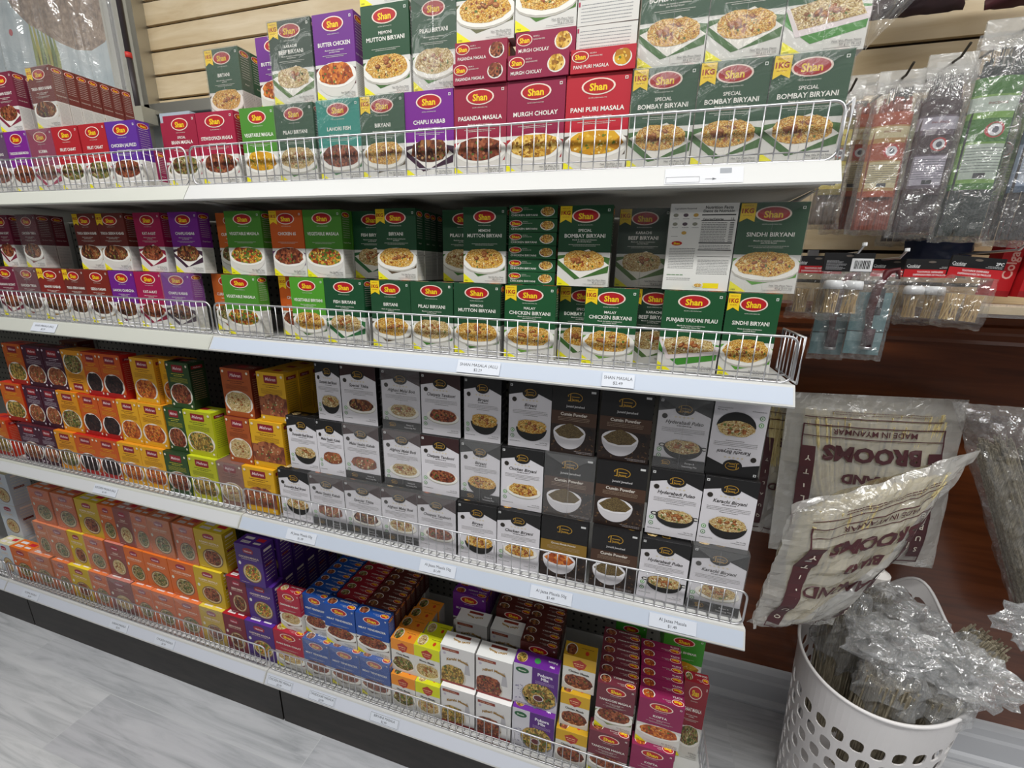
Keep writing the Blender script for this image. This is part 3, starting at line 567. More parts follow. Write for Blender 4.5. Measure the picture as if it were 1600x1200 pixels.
def nutrition(key='nutr', W=.1, H=.145, D=.03):
    rnd = random.Random(key); mb = MB(); body(mb, W, H, D, 0, '#e2e1dc', '#e2e1dc'); F = Face(mb, (0, 0, 0), (1, 0, 0), (0, 0, 1)); K = '#3a3a3a'
    F.text('Nutrition Facts', W*.72, H*.955, .0048, K, 1, maxw=W*.48, off=.02); F.text('Datos de Nutrición', W*.72, H*.915, .0042, K, 1, maxw=W*.48, off=.02)
    for v, t in ((.865, .0018), (.805, .0012), (.55, .0018), (.47, .0014), (.40, .0006)): F.rect(W*.48, H*v, W*.97, H*v+t, K, 1)
    F.text('Calories/Calorías', W*.65, H*.825, .0034, K, 1, maxw=W*.3, off=.02); F.text('15', W*.93, H*.828, .004, K, 1)
    for k in range(12): F.words(W*.49, W*.86, H*(.785-.019*k), .0010, '#555555', rnd, 1); F.rect(W*.9, H*(.785-.019*k)-.0005, W*.96, H*(.785-.019*k)+.0005, '#555555', 1); F.rect(W*.48, H*(.776-.019*k), W*.97, H*(.776-.019*k)+.0002, '#8a8a8a', 1)
    for k in range(4): F.words(W*.49, W*.95, H*(.53-.018*k), .001, '#666666', rnd, 1)
    for k in range(10): F.words(W*.5, W*.96, H*(.36-.018*k), .0009, '#6a6a6a', rnd, 1)
    F.text('Ingredients Required', W*.23, H*.945, .0028, K, 1, maxw=W*.36)
    for j in range(3):
        for i in range(3 - (j == 2)*2): F.ell(W*(.09+.15*i+(.15 if j == 2 else 0)), H*(.87-.1*j), .004, .003, rnd.choice(['#5a4a54', '#8a8a7a', '#c09a4a']), 1, n=8); F.words(W*(.05+.15*i), W*(.15+.15*i), H*(.83-.1*j), .0008, '#777777', rnd, 1)
    oval_logo(F, W*.15, H*.55, W*.08, H*.026, 1)
    for k in range(13): F.words(W*.05, W*.44, H*(.49-.019*k), .0009, '#6a6a6a', rnd, 1)
    F.words(W*.05, W*.3, H*.18, .0016, '#5f8a5a', rnd, 1); F.words(W*.05, W*.42, H*.14, .0009, '#6a6a6a', rnd, 1); F.words(W*.05, W*.42, H*.12, .0009, '#6a6a6a', rnd, 1)
    F.rect(W*.62, H*.03, W*.86, H*.09, '#f0dc1e', 1); F.ell(W*.55, H*.06, W*.08, H*.03, '#e8e2d4', 2); F.ell(W*.55, H*.062, W*.06, H*.02, 'food_rice', 3)
    DESIGN[key] = dict(me=mb.mesh('spice_box_'+key), desc='white box back showing nutrition table,', W=W, H=H, D=D, title='nutrition panel')
nutrition()

# ------------------------------------------------------------------ the room
FL = MB(); FL.box(-5, 5, -4, .6, -.05, 0, 'floor_plank'); struct('floor', FL)
CE = MB(); CE.box(-5, 5, -4, .6, 3.0, 3.05, 'ceiling_white'); struct('ceiling', CE)
YW = .585
WB = MB()
WB.box(-5, 5, YW+.02, YW+.1, 0, 3, 'wall_pale'); struct('wall_back', WB)
def slats(name, x0, x1, z0, z1, phase):
    mb = MB(); mb.box(x0, x1, YW+.008, YW+.02, z0, z1, '#1c130a')
    z = phase
    while z > z0: z -= .0755
    while z < z1:
        a, b_ = max(z+.007, z0), min(z+.0755-.002, z1)
        if b_ > a: mb.box(x0, x1, YW-.004, YW+.008, a, b_, 'slat_maple')
        z += .0755
    return mb
o = struct('wall_slat_left', slats('s', -.815, .85, 1.96, 3, 2.138)); o2 = struct('wall_slat_right', slats('s', .86, 3.2, 1.35, 3, 1.930))
mb = MB(); mb.box(.6, 3.2, YW-.002, YW+.02, .13, 1.345, 'wood_brown'); struct('wall_wood_panel', mb)
mb = MB()
prof = [(0, 1.352), (-.022, 1.352), (-.026, 1.345), (-.026, 1.335), (-.016, 1.326), (-.016, 1.312), (-.024, 1.306), (-.024, 1.294), (-.012, 1.286), (-.012, 1.272), (-.006, 1.262), (0, 1.262)]
def extrude_x(mb, prof, x0, x1, m, y=0, z=0):
    n = len(prof); vs = [(x0, y+a, z+b) for a, b in prof]+[(x1, y+a, z+b) for a, b in prof]
    mb.add(vs, [(i, (i+1) % n, n+(i+1) % n, n+i) for i in range(n)]+[tuple(range(n))[::-1], tuple(range(n, 2*n))], m)
extrude_x(mb, prof, .6, 3.2, 'wood_brown', YW-.002); struct('trim_1', mb)
mb = MB(); extrude_x(mb, [(0, 0), (-.018, 0), (-.018, .085), (-.014, .095), (-.014, .12), (-.006, .135), (0, .14)], -5, 5, 'baseboard_white', YW-.002)
extrude_x(mb, [(-.018, 0), (-.034, 0), (-.034, .008), (-.028, .018), (-.018, .022)], -5, 5, 'baseboard_white', YW-.002); struct('baseboard_back', mb)
# left: metal frame post, ledge under the slat panel, pale panel and mural
mb = MB(); mb.box(-.99, -.84, YW-.03, YW+.02, 0, 3, 'wall_grey'); mb.box(-.945, -.935, YW-.036, YW-.03, 0, 3, '#5c564c'); mb.box(-.885, -.875, YW-.036, YW-.03, 0, 3, '#8d897c')
mb.box(-.84, -.815, YW-.045, YW+.02, 0, 3, 'aluminium'); struct('trim_2', mb)
mb = MB(); mb.box(-.84, .9, YW-.045, YW+.02, 1.935, 1.962, 'aluminium'); mb.box(-.84, .9, YW-.05, YW-.04, 1.925, 1.938, 'aluminium'); struct('trim_3', mb)

t = thing('wall_mural', 'grey-blue wall poster of a brown stone and banana leaves behind film', 'poster', (-1.45, YW+.012, 1.5))
mb = MB(); mb.box(-.6, .44, -.006, .004, 0, 1.45, 'mural_blue')
F = Face(mb, (-.6, -.006, 0), (1, 0, 0), (0, 0, 1))
rnd = random.Random(3)
pts = [(.18, 1.45)]+[(.2+.06*i, .93-.042*i-.02*sin(i*1.3)) for i in range(6)]
F.poly([(.3, 1.45), (.48, .95), (.53, .86), (.60, .80), (.68, .76), (.76, .72), (.84, .69), (.92, .68), (1.0, .70), (1.04, .74), (1.04, 1.45)], 'bark_stone', 1)
for k in range(7):
    u = .60+.02*k; F.poly([(u, .80-.01*k), (u+.008, .80-.01*k), (u+.02, .68), (u+.012, .59+.015*(k % 3)), (u-.008, .63)], ['#a8b04a', '#c8bc2c', '#7f9440'][k % 3], 2)
F.ell(.485, .785, .012, .012, '#d84048', 2, n=10)
mb.build('printed_panel', t)
# film over the mural
def sheet(w, h, nu, nv, amp, rnd_s, vert=True):
    vs = []; n_ = random.Random(rnd_s)
    for j in range(nv+1):
        for i in range(nu+1):
            u, v = i/nu, j/nv
            d = amp*(noise.noise(Vector((u*w*26+rnd_s, v*h*1.6, 1.3)))+.25*noise.noise(Vector((u*w*50, v*h*5, rnd_s))))
            vs.append((u*w, d, v*h))
    return vs, [(j*(nu+1)+i, j*(nu+1)+i+1, (j+1)*(nu+1)+i+1, (j+1)*(nu+1)+i) for j in range(nv) for i in range(nu)]
mb = MB(); vs, fs = sheet(.85, .75, 70, 40, .02, 3); mb.add(vs, fs, 'film_sheet')
tag(mb.build('plastic_sheet', loc=(-1.70, .50, 1.86)), 'wrinkled clear film hanging over the wall poster at upper left', 'plastic sheet')
mb = MB(); mb.tube([(0, 0, 0), (0, 0, .20)], .0085, '#3a3438', 10); mb.tube([(0, 0, .20), (0, 0, .216)], .0105, '#d83a34', 10); mb.tube([(0, 0, .216), (0, 0, .8)], .0085, '#3a3438', 10)
tag(mb.build('broom_pole', smooth=True, loc=(-.815, .50, 1.89)), 'thin dark pole with a red band against the left metal frame', 'pole')
mb = MB(); vs, fs = sheet(.10, .75, 14, 60, .012, 9); mb.add(vs, fs, 'film_sheet')
tag(mb.build('plastic_sleeve', loc=(-.93, .52, 1.86)), 'long crinkled film strip between the poster and the dark pole', 'plastic sleeve')
t = thing('blue_carton', 'blue and white carton under the aluminium ledge at upper left', 'carton', (-.52, .50, 1.578))
mb = MB(); mb.box(0, .12, 0, .06, 0, .25, '#1c5fb4', top='#e8ecf2'); mb.box(-.002, .122, -.002, .062, .25, .262, '#e8ecf2'); mb.build('body', t)
mb = MB(); mb.box(.0, .14, .0, .07, 0, .335, '#b9c4d0')
tag(mb.build('pale_carton', loc=(-.72, .50, 1.578)), 'pale grey-blue panel box below the metal bracket at upper left', 'carton')
mb = MB(); mb.box(0, .05, 0, .05, 0, .05, '#a8a494'); mb.poly([(0, -.001, 0), (.05, -.001, 0), (.04, -.001, -.02), (.0, -.001, -.03)], '#a8a494')
tag(mb.build('grey_bracket', loc=(-.835, .49, 1.89)), 'small grey bracket block at the foot of the slat wall frame', 'bracket')

# ------------------------------------------------------------------ shelving
SZ = {1: 1.5769, 2: 1.2474, 3: .7651, 4: .2359}
LIPH, LIPS = .0326, .0205
def lip_profile(): return [(.006, 0), (-.002, 0), (-.004, -.003), (-LIPS, -LIPH+.002), (-LIPS+.001, -LIPH-.001), (-LIPS+.005, -LIPH), (-.006, -.010), (.006, -.010)]
BAYS = [(-2.44, 'far left'), (-1.22, 'left'), (0, 'right')]
for x0, nm in BAYS:
    t = thing('gondola_shelving', nm+' bay of white gondola shelving with four decks'+(' and grey kick plate' if nm == 'left' else ', its open end by the basket' if nm == 'right' else ', at the left picture edge'), 'shelving', (x0, 0, 0), group='shelving bays')
    W = 1.22
    for k in (1, 2, 3):
        mb = MB(); z = SZ[k]; dep = .42
        mb.box(.002, W-.002, .004, dep, z-.006, z-.0005, 'shelf_white'); mb.box(.002, W-.002, .004, .012, z-.030, z-.006, 'shelf_white')
        mb.box(.01, W-.01, .03, dep, z-.028, z-.022, '#b4b2aa')
        sh = mb.build('shelf_board', t)
        mb = MB(); extrude_x(mb, lip_profile(), .001, W-.001, 'shelf_white' if nm == 'right' else 'shelf_cream', 0, z); mb.build('price_rail', sh)
        if not (k == 1):
            mb = MB(); F = Face(mb, (0, -.0045, z-.0035), (1, 0, 0), (0, LIPS-.004, LIPH-.004)); F.rect(.004, -.0285, W-.004, 0.0005, 'strip_blue' if nm == 'right' else ('#cfd0d2' if k == 3 else 'shelf_cream'), 3); mb.build('label_strip', sh)
        for s in (.008, W-.012):
            mb = MB(); mb.poly([(s, .03, z-.03), (s, dep, z-.03), (s, dep, z-.085), (s, .12, z-.036)], 'shelf_white'); mb.poly([(s+.004, .03, z-.03), (s+.004, .12, z-.036), (s+.004, dep, z-.085), (s+.004, dep, z-.03)], 'shelf_white'); mb.build('bracket', sh)
    z = SZ[4]; mb = MB(); mb.box(.002, W-.002, .004, .44, z-.02, z-.0005, 'shelf_white'); dk = mb.build('base_deck', t)
    mb = MB(); extrude_x(mb, lip_profile(), .001, W-.001, 'shelf_white', 0, z); mb.build('price_rail', dk)
    mb = MB(); F = Face(mb, (0, -.0045, z-.0035), (1, 0, 0), (0, LIPS-.004, LIPH-.004)); F.rect(.004, -.0285, W-.004, 0.0005, '#cdd1dc', 3); mb.build('label_strip', dk)
    mb = MB(); mb.box(.003, W-.003, .028, .05, .001, z-.021, 'kick_wood'); mb.build('kick_plate', t)
    mb = MB(); mb.box(.001, W-.001, .445, .455, .02, 1.60, 'pegboard'); mb.build('back_panel', t)
    mb = MB(); mb.box(W-.028, W-.002, .425, .444, 0.0, 1.60, 'shelf_white'); mb.build('upright', t)

# wire fences along the shelf fronts
def rrect(x0, x1, z0, z1, r, y, n=4):
    p = []
    for cx, cz, a in ((x1-r, z0+r, -90), (x1-r, z1-r, 0), (x0+r, z1-r, 90), (x0+r, z0+r, 180)):
        for i in range(n+1): q = math.radians(a+90*i/n); p.append((cx+cos(q)*r, y, cz+sin(q)*r))
    return p
SN = {1: 'top', 2: 'second', 3: 'third', 4: 'bottom'}
for bi, (x0, nm) in enumerate(BAYS):
    for k in (1, 2, 3, 4):
        if nm == 'far left' and k != 4: continue
        t = thing('wire_fence', 'chrome wire fence along the %s shelf edge of the %s bay' % (SN[k], nm), 'shelf fence', (x0, 0, SZ[k]), group='wire fences')
        H = .077; X0, X1 = .006, 1.214; y = .006
        mb = MB(); mb.tube(rrect(X0, X1, .002, H, .014, y), .0021, 'chrome', 6, closed=True); mb.tube([(X0+.01, y, .014), (X1-.01, y, .014)], .0012, 'chrome', 5); mb.tube([(X0+.01, y+.017, .002), (X1-.01, y+.017, .002)], .0014, 'chrome', 5)
        mb.build('rail', t, smooth=True)
        n = 60
        xs = [X0+(X1-X0)*i/n for i in range(1, n)]
        mb = MB()
        for x in xs: mb.tube([(x, y-.002, H-.001), (x, y-.002, .003), (x, y+.004, .0015), (x, y+.019, .0015)], .0011, 'chrome', 5)
        mb.build('wires', t, smooth=True)
        if nm == 'right' and k in (1, 2, 4):
            mb = MB(); dp = .12 if k != 4 else .4
            pth = [(1.222, .004, .002), (1.222, .004, H), (1.222, dp, H), (1.222, dp, .002)]; mb.tube(pth, .0021, 'chrome', 6, closed=True)
            for j in range(1, int(dp/.02)): mb.tube([(1.222, .004+.02*j, .003), (1.222, .004+.02*j, H)], .0011, 'chrome', 5)
            mb.build('side_wires', t, smooth=True)

# price tags in the rails
def ptag(k, x, wd, lines, label, border=False, hh=.025, tilt=0):
    z = SZ[k]; mb = MB(); n = Vector((0, -(LIPH-.004), (LIPS-.004))).normalized()
    V = Vector((0, LIPS-.004, LIPH-.004)).normalized(); o_ = Vector((x, -.0045, z-.0035))+n*.0014 - V*(.0275)
    F = Face(mb, o_, (1, 0, 0), V)
    vs = [F.P(u, v, l) for l in (0, 5) for u, v in ((0, 0), (wd, 0), (wd, hh), (0, hh))]
    mb.add(vs, [(0, 3, 2, 1), (4, 5, 6, 7), (0, 1, 5, 4), (1, 2, 6, 5), (2, 3, 7, 6), (3, 0, 4, 7)], '#d3d8e2')
    if border:
        for a in ((.002, .002, wd-.002, .0026), (.002, hh-.0026, wd-.002, hh-.002), (.002, .002, .0026, hh-.002), (wd-.0026, .002, wd-.002, hh-.002)): F.rect(*a, '#4a4a50', 6)
    F.text(lines[0], wd/2, hh*.68, .0062, '#3c3e44', 6, maxw=wd*.88); F.text(lines[1], wd/2, hh*.3, .0056, '#3c3e44', 6)
    tag(mb.build('price_tag'), label, 'price tag', 'paper price tags on the shelf rails')
ptag(2, .635, .088, ('SHAN MASALA (ALL)', '$2.29'), 'white price tag reading $2.29 on the second shelf of the right bay')
ptag(2, .915, .056, ('SHAN MASALA', '$2.49'), 'white price tag reading $2.49 on the second shelf')
ptag(2, -.645, .10, ('SHAN MASALA (ALL)', '$2.29'), 'white price tag on the second shelf of the left bay')
ptag(3, -.56, .098, ('KITCHEN MASALA (ALL)', '$1.49'), 'white price tag on the third shelf of the left bay')
ptag(3, .155, .09, ('Al Jazaa Masala 50g', '$1.49'), 'leftmost $1.49 price tag on the third shelf of the right bay')
ptag(3, .535, .09, ('Al Jazaa Masala 50g', '$1.49'), 'second $1.49 price tag from the left on the right bay third shelf')
ptag(3, .80, .09, ('Al Jazaa Masala 50g', '$1.49'), 'third $1.49 price tag from the left, below the cumin powder')
ptag(3, 1.045, .088, ('Al Jazaa Masala', '$1.49'), 'rightmost $1.49 price tag near the right end of the third shelf')
ptag(4, -1.12, .09, ('KORMA MASALA', '$2.99'), 'price tag farthest left on the bottom shelf')
ptag(4, -.66, .085, ('KARAHI MASALA', '$2.99'), 'second price tag from left on the bottom shelf')
ptag(4, -.45, .085, ('CHICKEN MASALA', '$2.99'), 'third price tag from left on the bottom shelf')
ptag(4, .01, .09, ('CHICKEN MIX MASALA', '$2.99'), 'bordered price tag just right of the bottom shelf seam', True)
ptag(4, .158, .09, ('TANDOORI MASALA', '$2.99'), 'bordered price tag reading tandoori masala on the bottom shelf', True)
ptag(4, .362, .09, ('BIRYANI MASALA', '$2.99'), 'bordered price tag reading biryani masala on the bottom shelf', True)
mb = MB(); V = Vector((0, LIPS-.004, LIPH-.004)).normalized(); n = Vector((0, -(LIPH-.004), (LIPS-.004))).normalized()
F = Face(mb, Vector((.985, -.0045, SZ[1]-.0035))+n*.0006-V*.029, (1, 0, 0), V); F.rect(0, 0, .11, .028, '#cdced2', 1)
for a in ((.002, .002, .05, .0026), (.002, .012, .05, .0126), (.002, .002, .0026, .0126), (.0494, .002, .05, .0126)): F.rect(*a, '#707278', 2)
F.rect(.078, .017, .094, .026, '#8c9096', 2); F.rect(.058, .0070, .070, .0078, '#55585e', 2); F.poly([(.068, .0052), (.074, .0074), (.068, .0096)], '#55585e', 2)
tag(mb.build('rail_insert'), 'white rail insert with grey square and arrow, top shelf right', 'price tag')

# ------------------------------------------------------------------ cartons
ROWS = {
 '1a': (0.025, [('malekabab',-0.725,0.090), ('kababpurple',-0.634,0.088), ('korma',-0.544,0.092), ('fruit',-0.451,0.092), ('fruit',-0.354,0.090), ('jalfrezi',-0.264,0.098), ('brain',-0.137,0.061), ('brain',-0.080,0.092), ('stew',0.014,0.118), ('greenmasala',0.134,0.088), ('pilau',0.224,0.093), ('lahorifish',0.325,0.098), ('biryani1',0.424,0.094), ('chapli',0.519,0.101), ('pasanda',0.617,0.098), ('murgh',0.716,0.104), ('panipuri',0.818,0.105), ('bombay',0.923,0.099), ('bombay',1.021,0.100), ('bombay',1.119,0.100)]),
 '1b': (0.035, [('maroon',-0.655,0.089), ('tikka',-0.511,0.088)]),
 '1c': (0.1, [('biryani',-0.022,0.095)]),
 '1d': (0.07, [('butter',0.152,0.091)]),
 '1e': (0.035, [('beef',0.220,0.099), ('butter',0.324,0.090), ('mutton',0.430,0.098), ('pilau',0.533,0.086), ('biryaniB',0.619,0.105), ('biryaniC',0.724,0.102), ('white',0.828,0.100), ('bombay',0.926,0.100), ('bombay',1.025,0.105), ('punjabi',1.127,0.108)]),
 '2a': (0.025, [('maroon',-0.835,0.096), ('maroonw',-0.738,0.092), ('bihari1',-0.644,0.109), ('seekh1',-0.538,0.084), ('seekh',-0.455,0.102), ('lahori',-0.360,0.095), ('katakat',-0.268,0.093), ('chapli',-0.174,0.095), ('curry',-0.057,0.076), ('veg',0.019,0.106), ('c65',0.148,0.069), ('vegbir',0.215,0.090), ('fish',0.306,0.098), ('biryani1',0.422,0.093), ('pilau',0.516,0.094), ('mutton',0.612,0.097), ('malay',0.718,0.099), ('bombay1',0.818,0.053), ('malay',0.871,0.093), ('beefdark',0.965,0.036), ('punjabi',1.006,0.097), ('sindhi1',1.106,0.079)]),
 '2b': (0.035, [('maroon',-0.796,0.065), ('maroonw',-0.693,0.080), ('seekh1',-0.466,0.086), ('tikka1',-0.379,0.100), ('katakat',-0.246,0.088), ('chapli',-0.130,0.092), ('curry',-0.015,0.059), ('veg',0.043,0.107), ('c65',0.169,0.090), ('veg',0.259,0.096), ('fish',0.358,0.077), ('biryani1',0.437,0.091), ('pilau',0.569,0.060), ('mutton',0.629,0.086), ('strip',0.719,0.091), ('bombay1',0.815,0.093), ('beef1',0.916,0.083), ('nutr',1.001,0.105), ('sindhi1',1.106,0.097)]),
 '3a': (0.025, [('mo',-1.105,0.164), ('mp',-0.941,0.104), ('mp',-0.838,0.087), ('my',-0.762,0.094), ('mr',-0.671,0.096), ('mr',-0.576,0.110), ('my2',-0.481,0.096), ('my2',-0.388,0.092), ('mg',-0.294,0.091), ('ml',-0.203,0.108), ('mbw',-0.096,0.109), ('my3',-0.009,0.119), ('beef',0.111,0.104), ('seekh',0.208,0.104), ('tikka',0.312,0.104), ('afgh',0.416,0.098), ('chat',0.513,0.097), ('bir',0.615,0.093), ('cbir',0.710,0.097), ('qorma',0.810,0.099), ('cumin',0.918,0.094), ('hyd',1.017,0.092), ('kar',1.113,0.097)]),
 '3b': (0.038, [('mo',-1.005,0.124), ('mp',-0.887,0.081), ('mp',-0.803,0.075), ('my',-0.728,0.093), ('mr',-0.630,0.081), ('mr',-0.546,0.086), ('my2',-0.466,0.086), ('my2',-0.380,0.097), ('mg',-0.278,0.076), ('ml',-0.207,0.112), ('mb',-0.058,0.083), ('my3',0.024,0.104), ('beef',0.145,0.089), ('seekh',0.234,0.080), ('seekhw',0.312,0.098), ('afgh',0.422,0.098), ('chat',0.520,0.094), ('birw',0.618,0.092), ('cbir',0.713,0.093), ('cuminw',0.809,0.105), ('cumin',0.916,0.098), ('hyd',1.020,0.095), ('kar',1.117,0.092)]),
 '3c': (0.045, [('mo',-0.947,0.090), ('mow',-0.853,0.080), ('mp',-0.853,0.093), ('mp',-0.761,0.090), ('myu',-0.670,0.086), ('mr',-0.584,0.074), ('mr',-0.512,0.087), ('my2',-0.385,0.090), ('my2',-0.292,0.044), ('mg',-0.249,0.084), ('mb',-0.056,0.097), ('my3',0.061,0.079), ('beef',0.241,0.075), ('tikka',0.311,0.095), ('afgh',0.421,0.097), ('chat',0.521,0.094), ('bir',0.624,0.084), ('bir',0.725,0.090), ('cumin',0.816,0.091), ('cumin',0.913,0.098), ('hyd',1.020,0.092), ('karu',1.115,0.089)]),
 '4a': (0.025, [('nw',-1.298,0.093), ('no',-1.215,0.138), ('now',-1.103,0.118), ('no',-0.975,0.097), ('ny',-0.891,0.115), ('no',-0.784,0.100), ('nm',-0.694,0.129), ('no',-0.576,0.101), ('no',-0.485,0.107), ('no',-0.384,0.110), ('ny',-0.277,0.102), ('nr',-0.181,0.098), ('np',-0.094,0.109), ('nd',0.013,0.111), ('blue',0.120,0.094), ('blue',0.212,0.100), ('blue',0.312,0.095), ('chole',0.411,0.075), ('momo',0.485,0.072), ('white',0.561,0.094), ('white2',0.660,0.094), ('pokora',0.758,0.107), ('gold',0.870,0.076), ('tandoori',0.949,0.092), ('kofta',1.047,0.093)]),
 '4b': (0.038, [('now',-1.055,0.087), ('now',-0.980,0.110), ('ny',-0.872,0.091), ('no',-0.789,0.098), ('nm',-0.685,0.100), ('no',-0.595,0.097), ('no',-0.507,0.111), ('no',-0.398,0.114), ('ny',-0.289,0.122), ('nr',-0.157,0.084), ('np',-0.082,0.099), ('nd',0.035,0.084), ('blueb',0.114,0.094), ('blue',0.196,0.101), ('blue',0.300,0.102), ('chole',0.408,0.072), ('momo',0.478,0.075), ('white',0.556,0.094), ('white2',0.655,0.096), ('pokora',0.754,0.116), ('gold',0.874,0.076), ('gold3',0.873,0.077), ('tandoori',0.957,0.086), ('kofta',1.052,0.096)]),
 '4c': (0.045, [('no',-1.040,0.134), ('no',-0.918,0.121), ('ny',-0.799,0.109), ('no',-0.688,0.095), ('nm',-0.616,0.101), ('no',-0.536,0.092), ('now',-0.463,0.098), ('no',-0.353,0.096), ('ny',-0.266,0.115), ('np',-0.097,0.095)]),
}

ALIAS = {'3': dict(beef='dbeef', seekh='jseekh', seekhw='jseekhw', tikka='jtikka', karu='kar')}
TIER = {'1a': (0, .145), '1b': (.1465, .132), '1c': (.1465, .147), '1d': (.1465, .14), '1e': (.1465, .143), '2a': (0, .140), '2b': (.1415, .138),
        '3a': (0, .1425), '3b': (.1435, .1425), '3c': (.287, .1425), '4a': (0, .132), '4b': (.133, .132), '4c': (.266, .135)}
MEH = {'mo', 'mow', 'mp', 'my', 'mr', 'my2', 'mg', 'ml', 'mb', 'mbw', 'my3', 'myu'}
ROWN = {'1a': 'top shelf lower row', '1b': 'top shelf upper row at left', '1c': 'top shelf upper row', '1d': 'top shelf upper row', '1e': 'top shelf upper row', '2a': 'second shelf lower row', '2b': 'second shelf upper row',
        '3a': 'third shelf bottom tier', '3b': 'third shelf middle tier', '3c': 'third shelf top tier', '4a': 'bottom shelf lower tier', '4b': 'bottom shelf middle tier', '4c': 'bottom shelf top tier'}
ORD = ['first', 'second', 'third', 'fourth', 'fifth', 'sixth', 'seventh', 'eighth', 'ninth', 'tenth', 'eleventh', 'twelfth', 'thirteenth', 'fourteenth', 'fifteenth', 'sixteenth', 'seventeenth', 'eighteenth', 'nineteenth', 'twentieth', 'twenty-first', 'twenty-second', 'twenty-third', 'twenty-fourth', 'twenty-fifth']
WRAPPED = set()
jr = random.Random(11); USED = {}
def place(key, x, y, z, wd, h, label, group, mode='up', yaw=None, dep=None):
    d = DESIGN[key]; o = bpy.data.objects.new('spice_box', d['me']); C.objects.link(o)
    sx, sz, sy = wd/d['W'], h/d['H'], (dep/d['D'] if dep else 1)
    if yaw is None: yaw = jr.uniform(-.012, .012)
    D = d['D']*sy
    if mode == 'up': R = Matrix.Identity(3); T = Vector((0, 0, 0))
    elif mode == 'flip': R = Matrix.Rotation(pi, 3, 'Y'); T = Vector((wd, 0, h))
    elif mode == 'flat': R = Matrix.Rotation(pi, 3, 'Y') @ Matrix.Rotation(pi/2, 3, 'X'); T = Vector((wd, h, D))
    elif mode == 'flatb': R = Matrix.Rotation(-pi/2, 3, 'X'); T = Vector((0, 0, D))
    o.matrix_world = Matrix.Translation((x, y, z)) @ Matrix.Rotation(yaw, 4, 'Z') @ Matrix.Translation(T) @ R.to_4x4() @ Matrix.Diagonal((sx, sy, sz, 1))
    if label in USED:
        USED[label] += 1; label += ', right one'
    else: USED[label] = 1
    tag(o, label, 'spice box', group); return o
def film(parent, W, H, D, name='film_wrap', mat='wrap_film'):
    e = .0012; mb = MB(); mb.box(-e, W+e, -e-.0008, D+e, -.0003, H+e, mat)
    vs = []
    # gathered seam down the front, folded corners
    mb.tube([(W*.5, -e-.0012, H*.02), (W*.502, -e-.0016, H*.5), (W*.5, -e-.0012, H)], .0005, mat, 4)
    mb.poly([(0, -e-.0013, H), (W*.5, -e-.0028, H*.80), (W, -e-.0013, H)], mat)
    return mb.build(name, parent)
FILMKEYS = {'mow', 'mbw', 'now', 'afgh', 'birw', 'cuminw', 'jseekhw', 'hydw', 'karw', 'jtikkaw', 'maroonw', 'malekabab'}
FILMAT = {('1b', 1), ('1e', 3), ('1e', 6), ('1e', 7), ('1e', 8), ('1e', 9), ('1a', 17), ('1a', 18), ('1a', 19), ('1c', 0), ('1e', 0), ('1a', 2), ('1a', 10), ('1a', 11), ('1a', 12),
          ('2a', 1), ('2a', 7), ('2b', 16), ('2b', 18), ('3a', 13), ('3a', 14), ('3a', 15), ('3a', 16), ('3a', 22), ('4a', 3), ('4a', 5), ('4a', 6), ('4a', 7), ('4a', 8), ('4a', 9), ('4a', 10), ('4a', 14), ('4a', 15), ('4a', 16), ('4b', 0), ('4b', 1), ('4b', 3), ('4c', 0), ('4c', 1), ('4c', 5), ('4c', 7)}
def article(title): return title
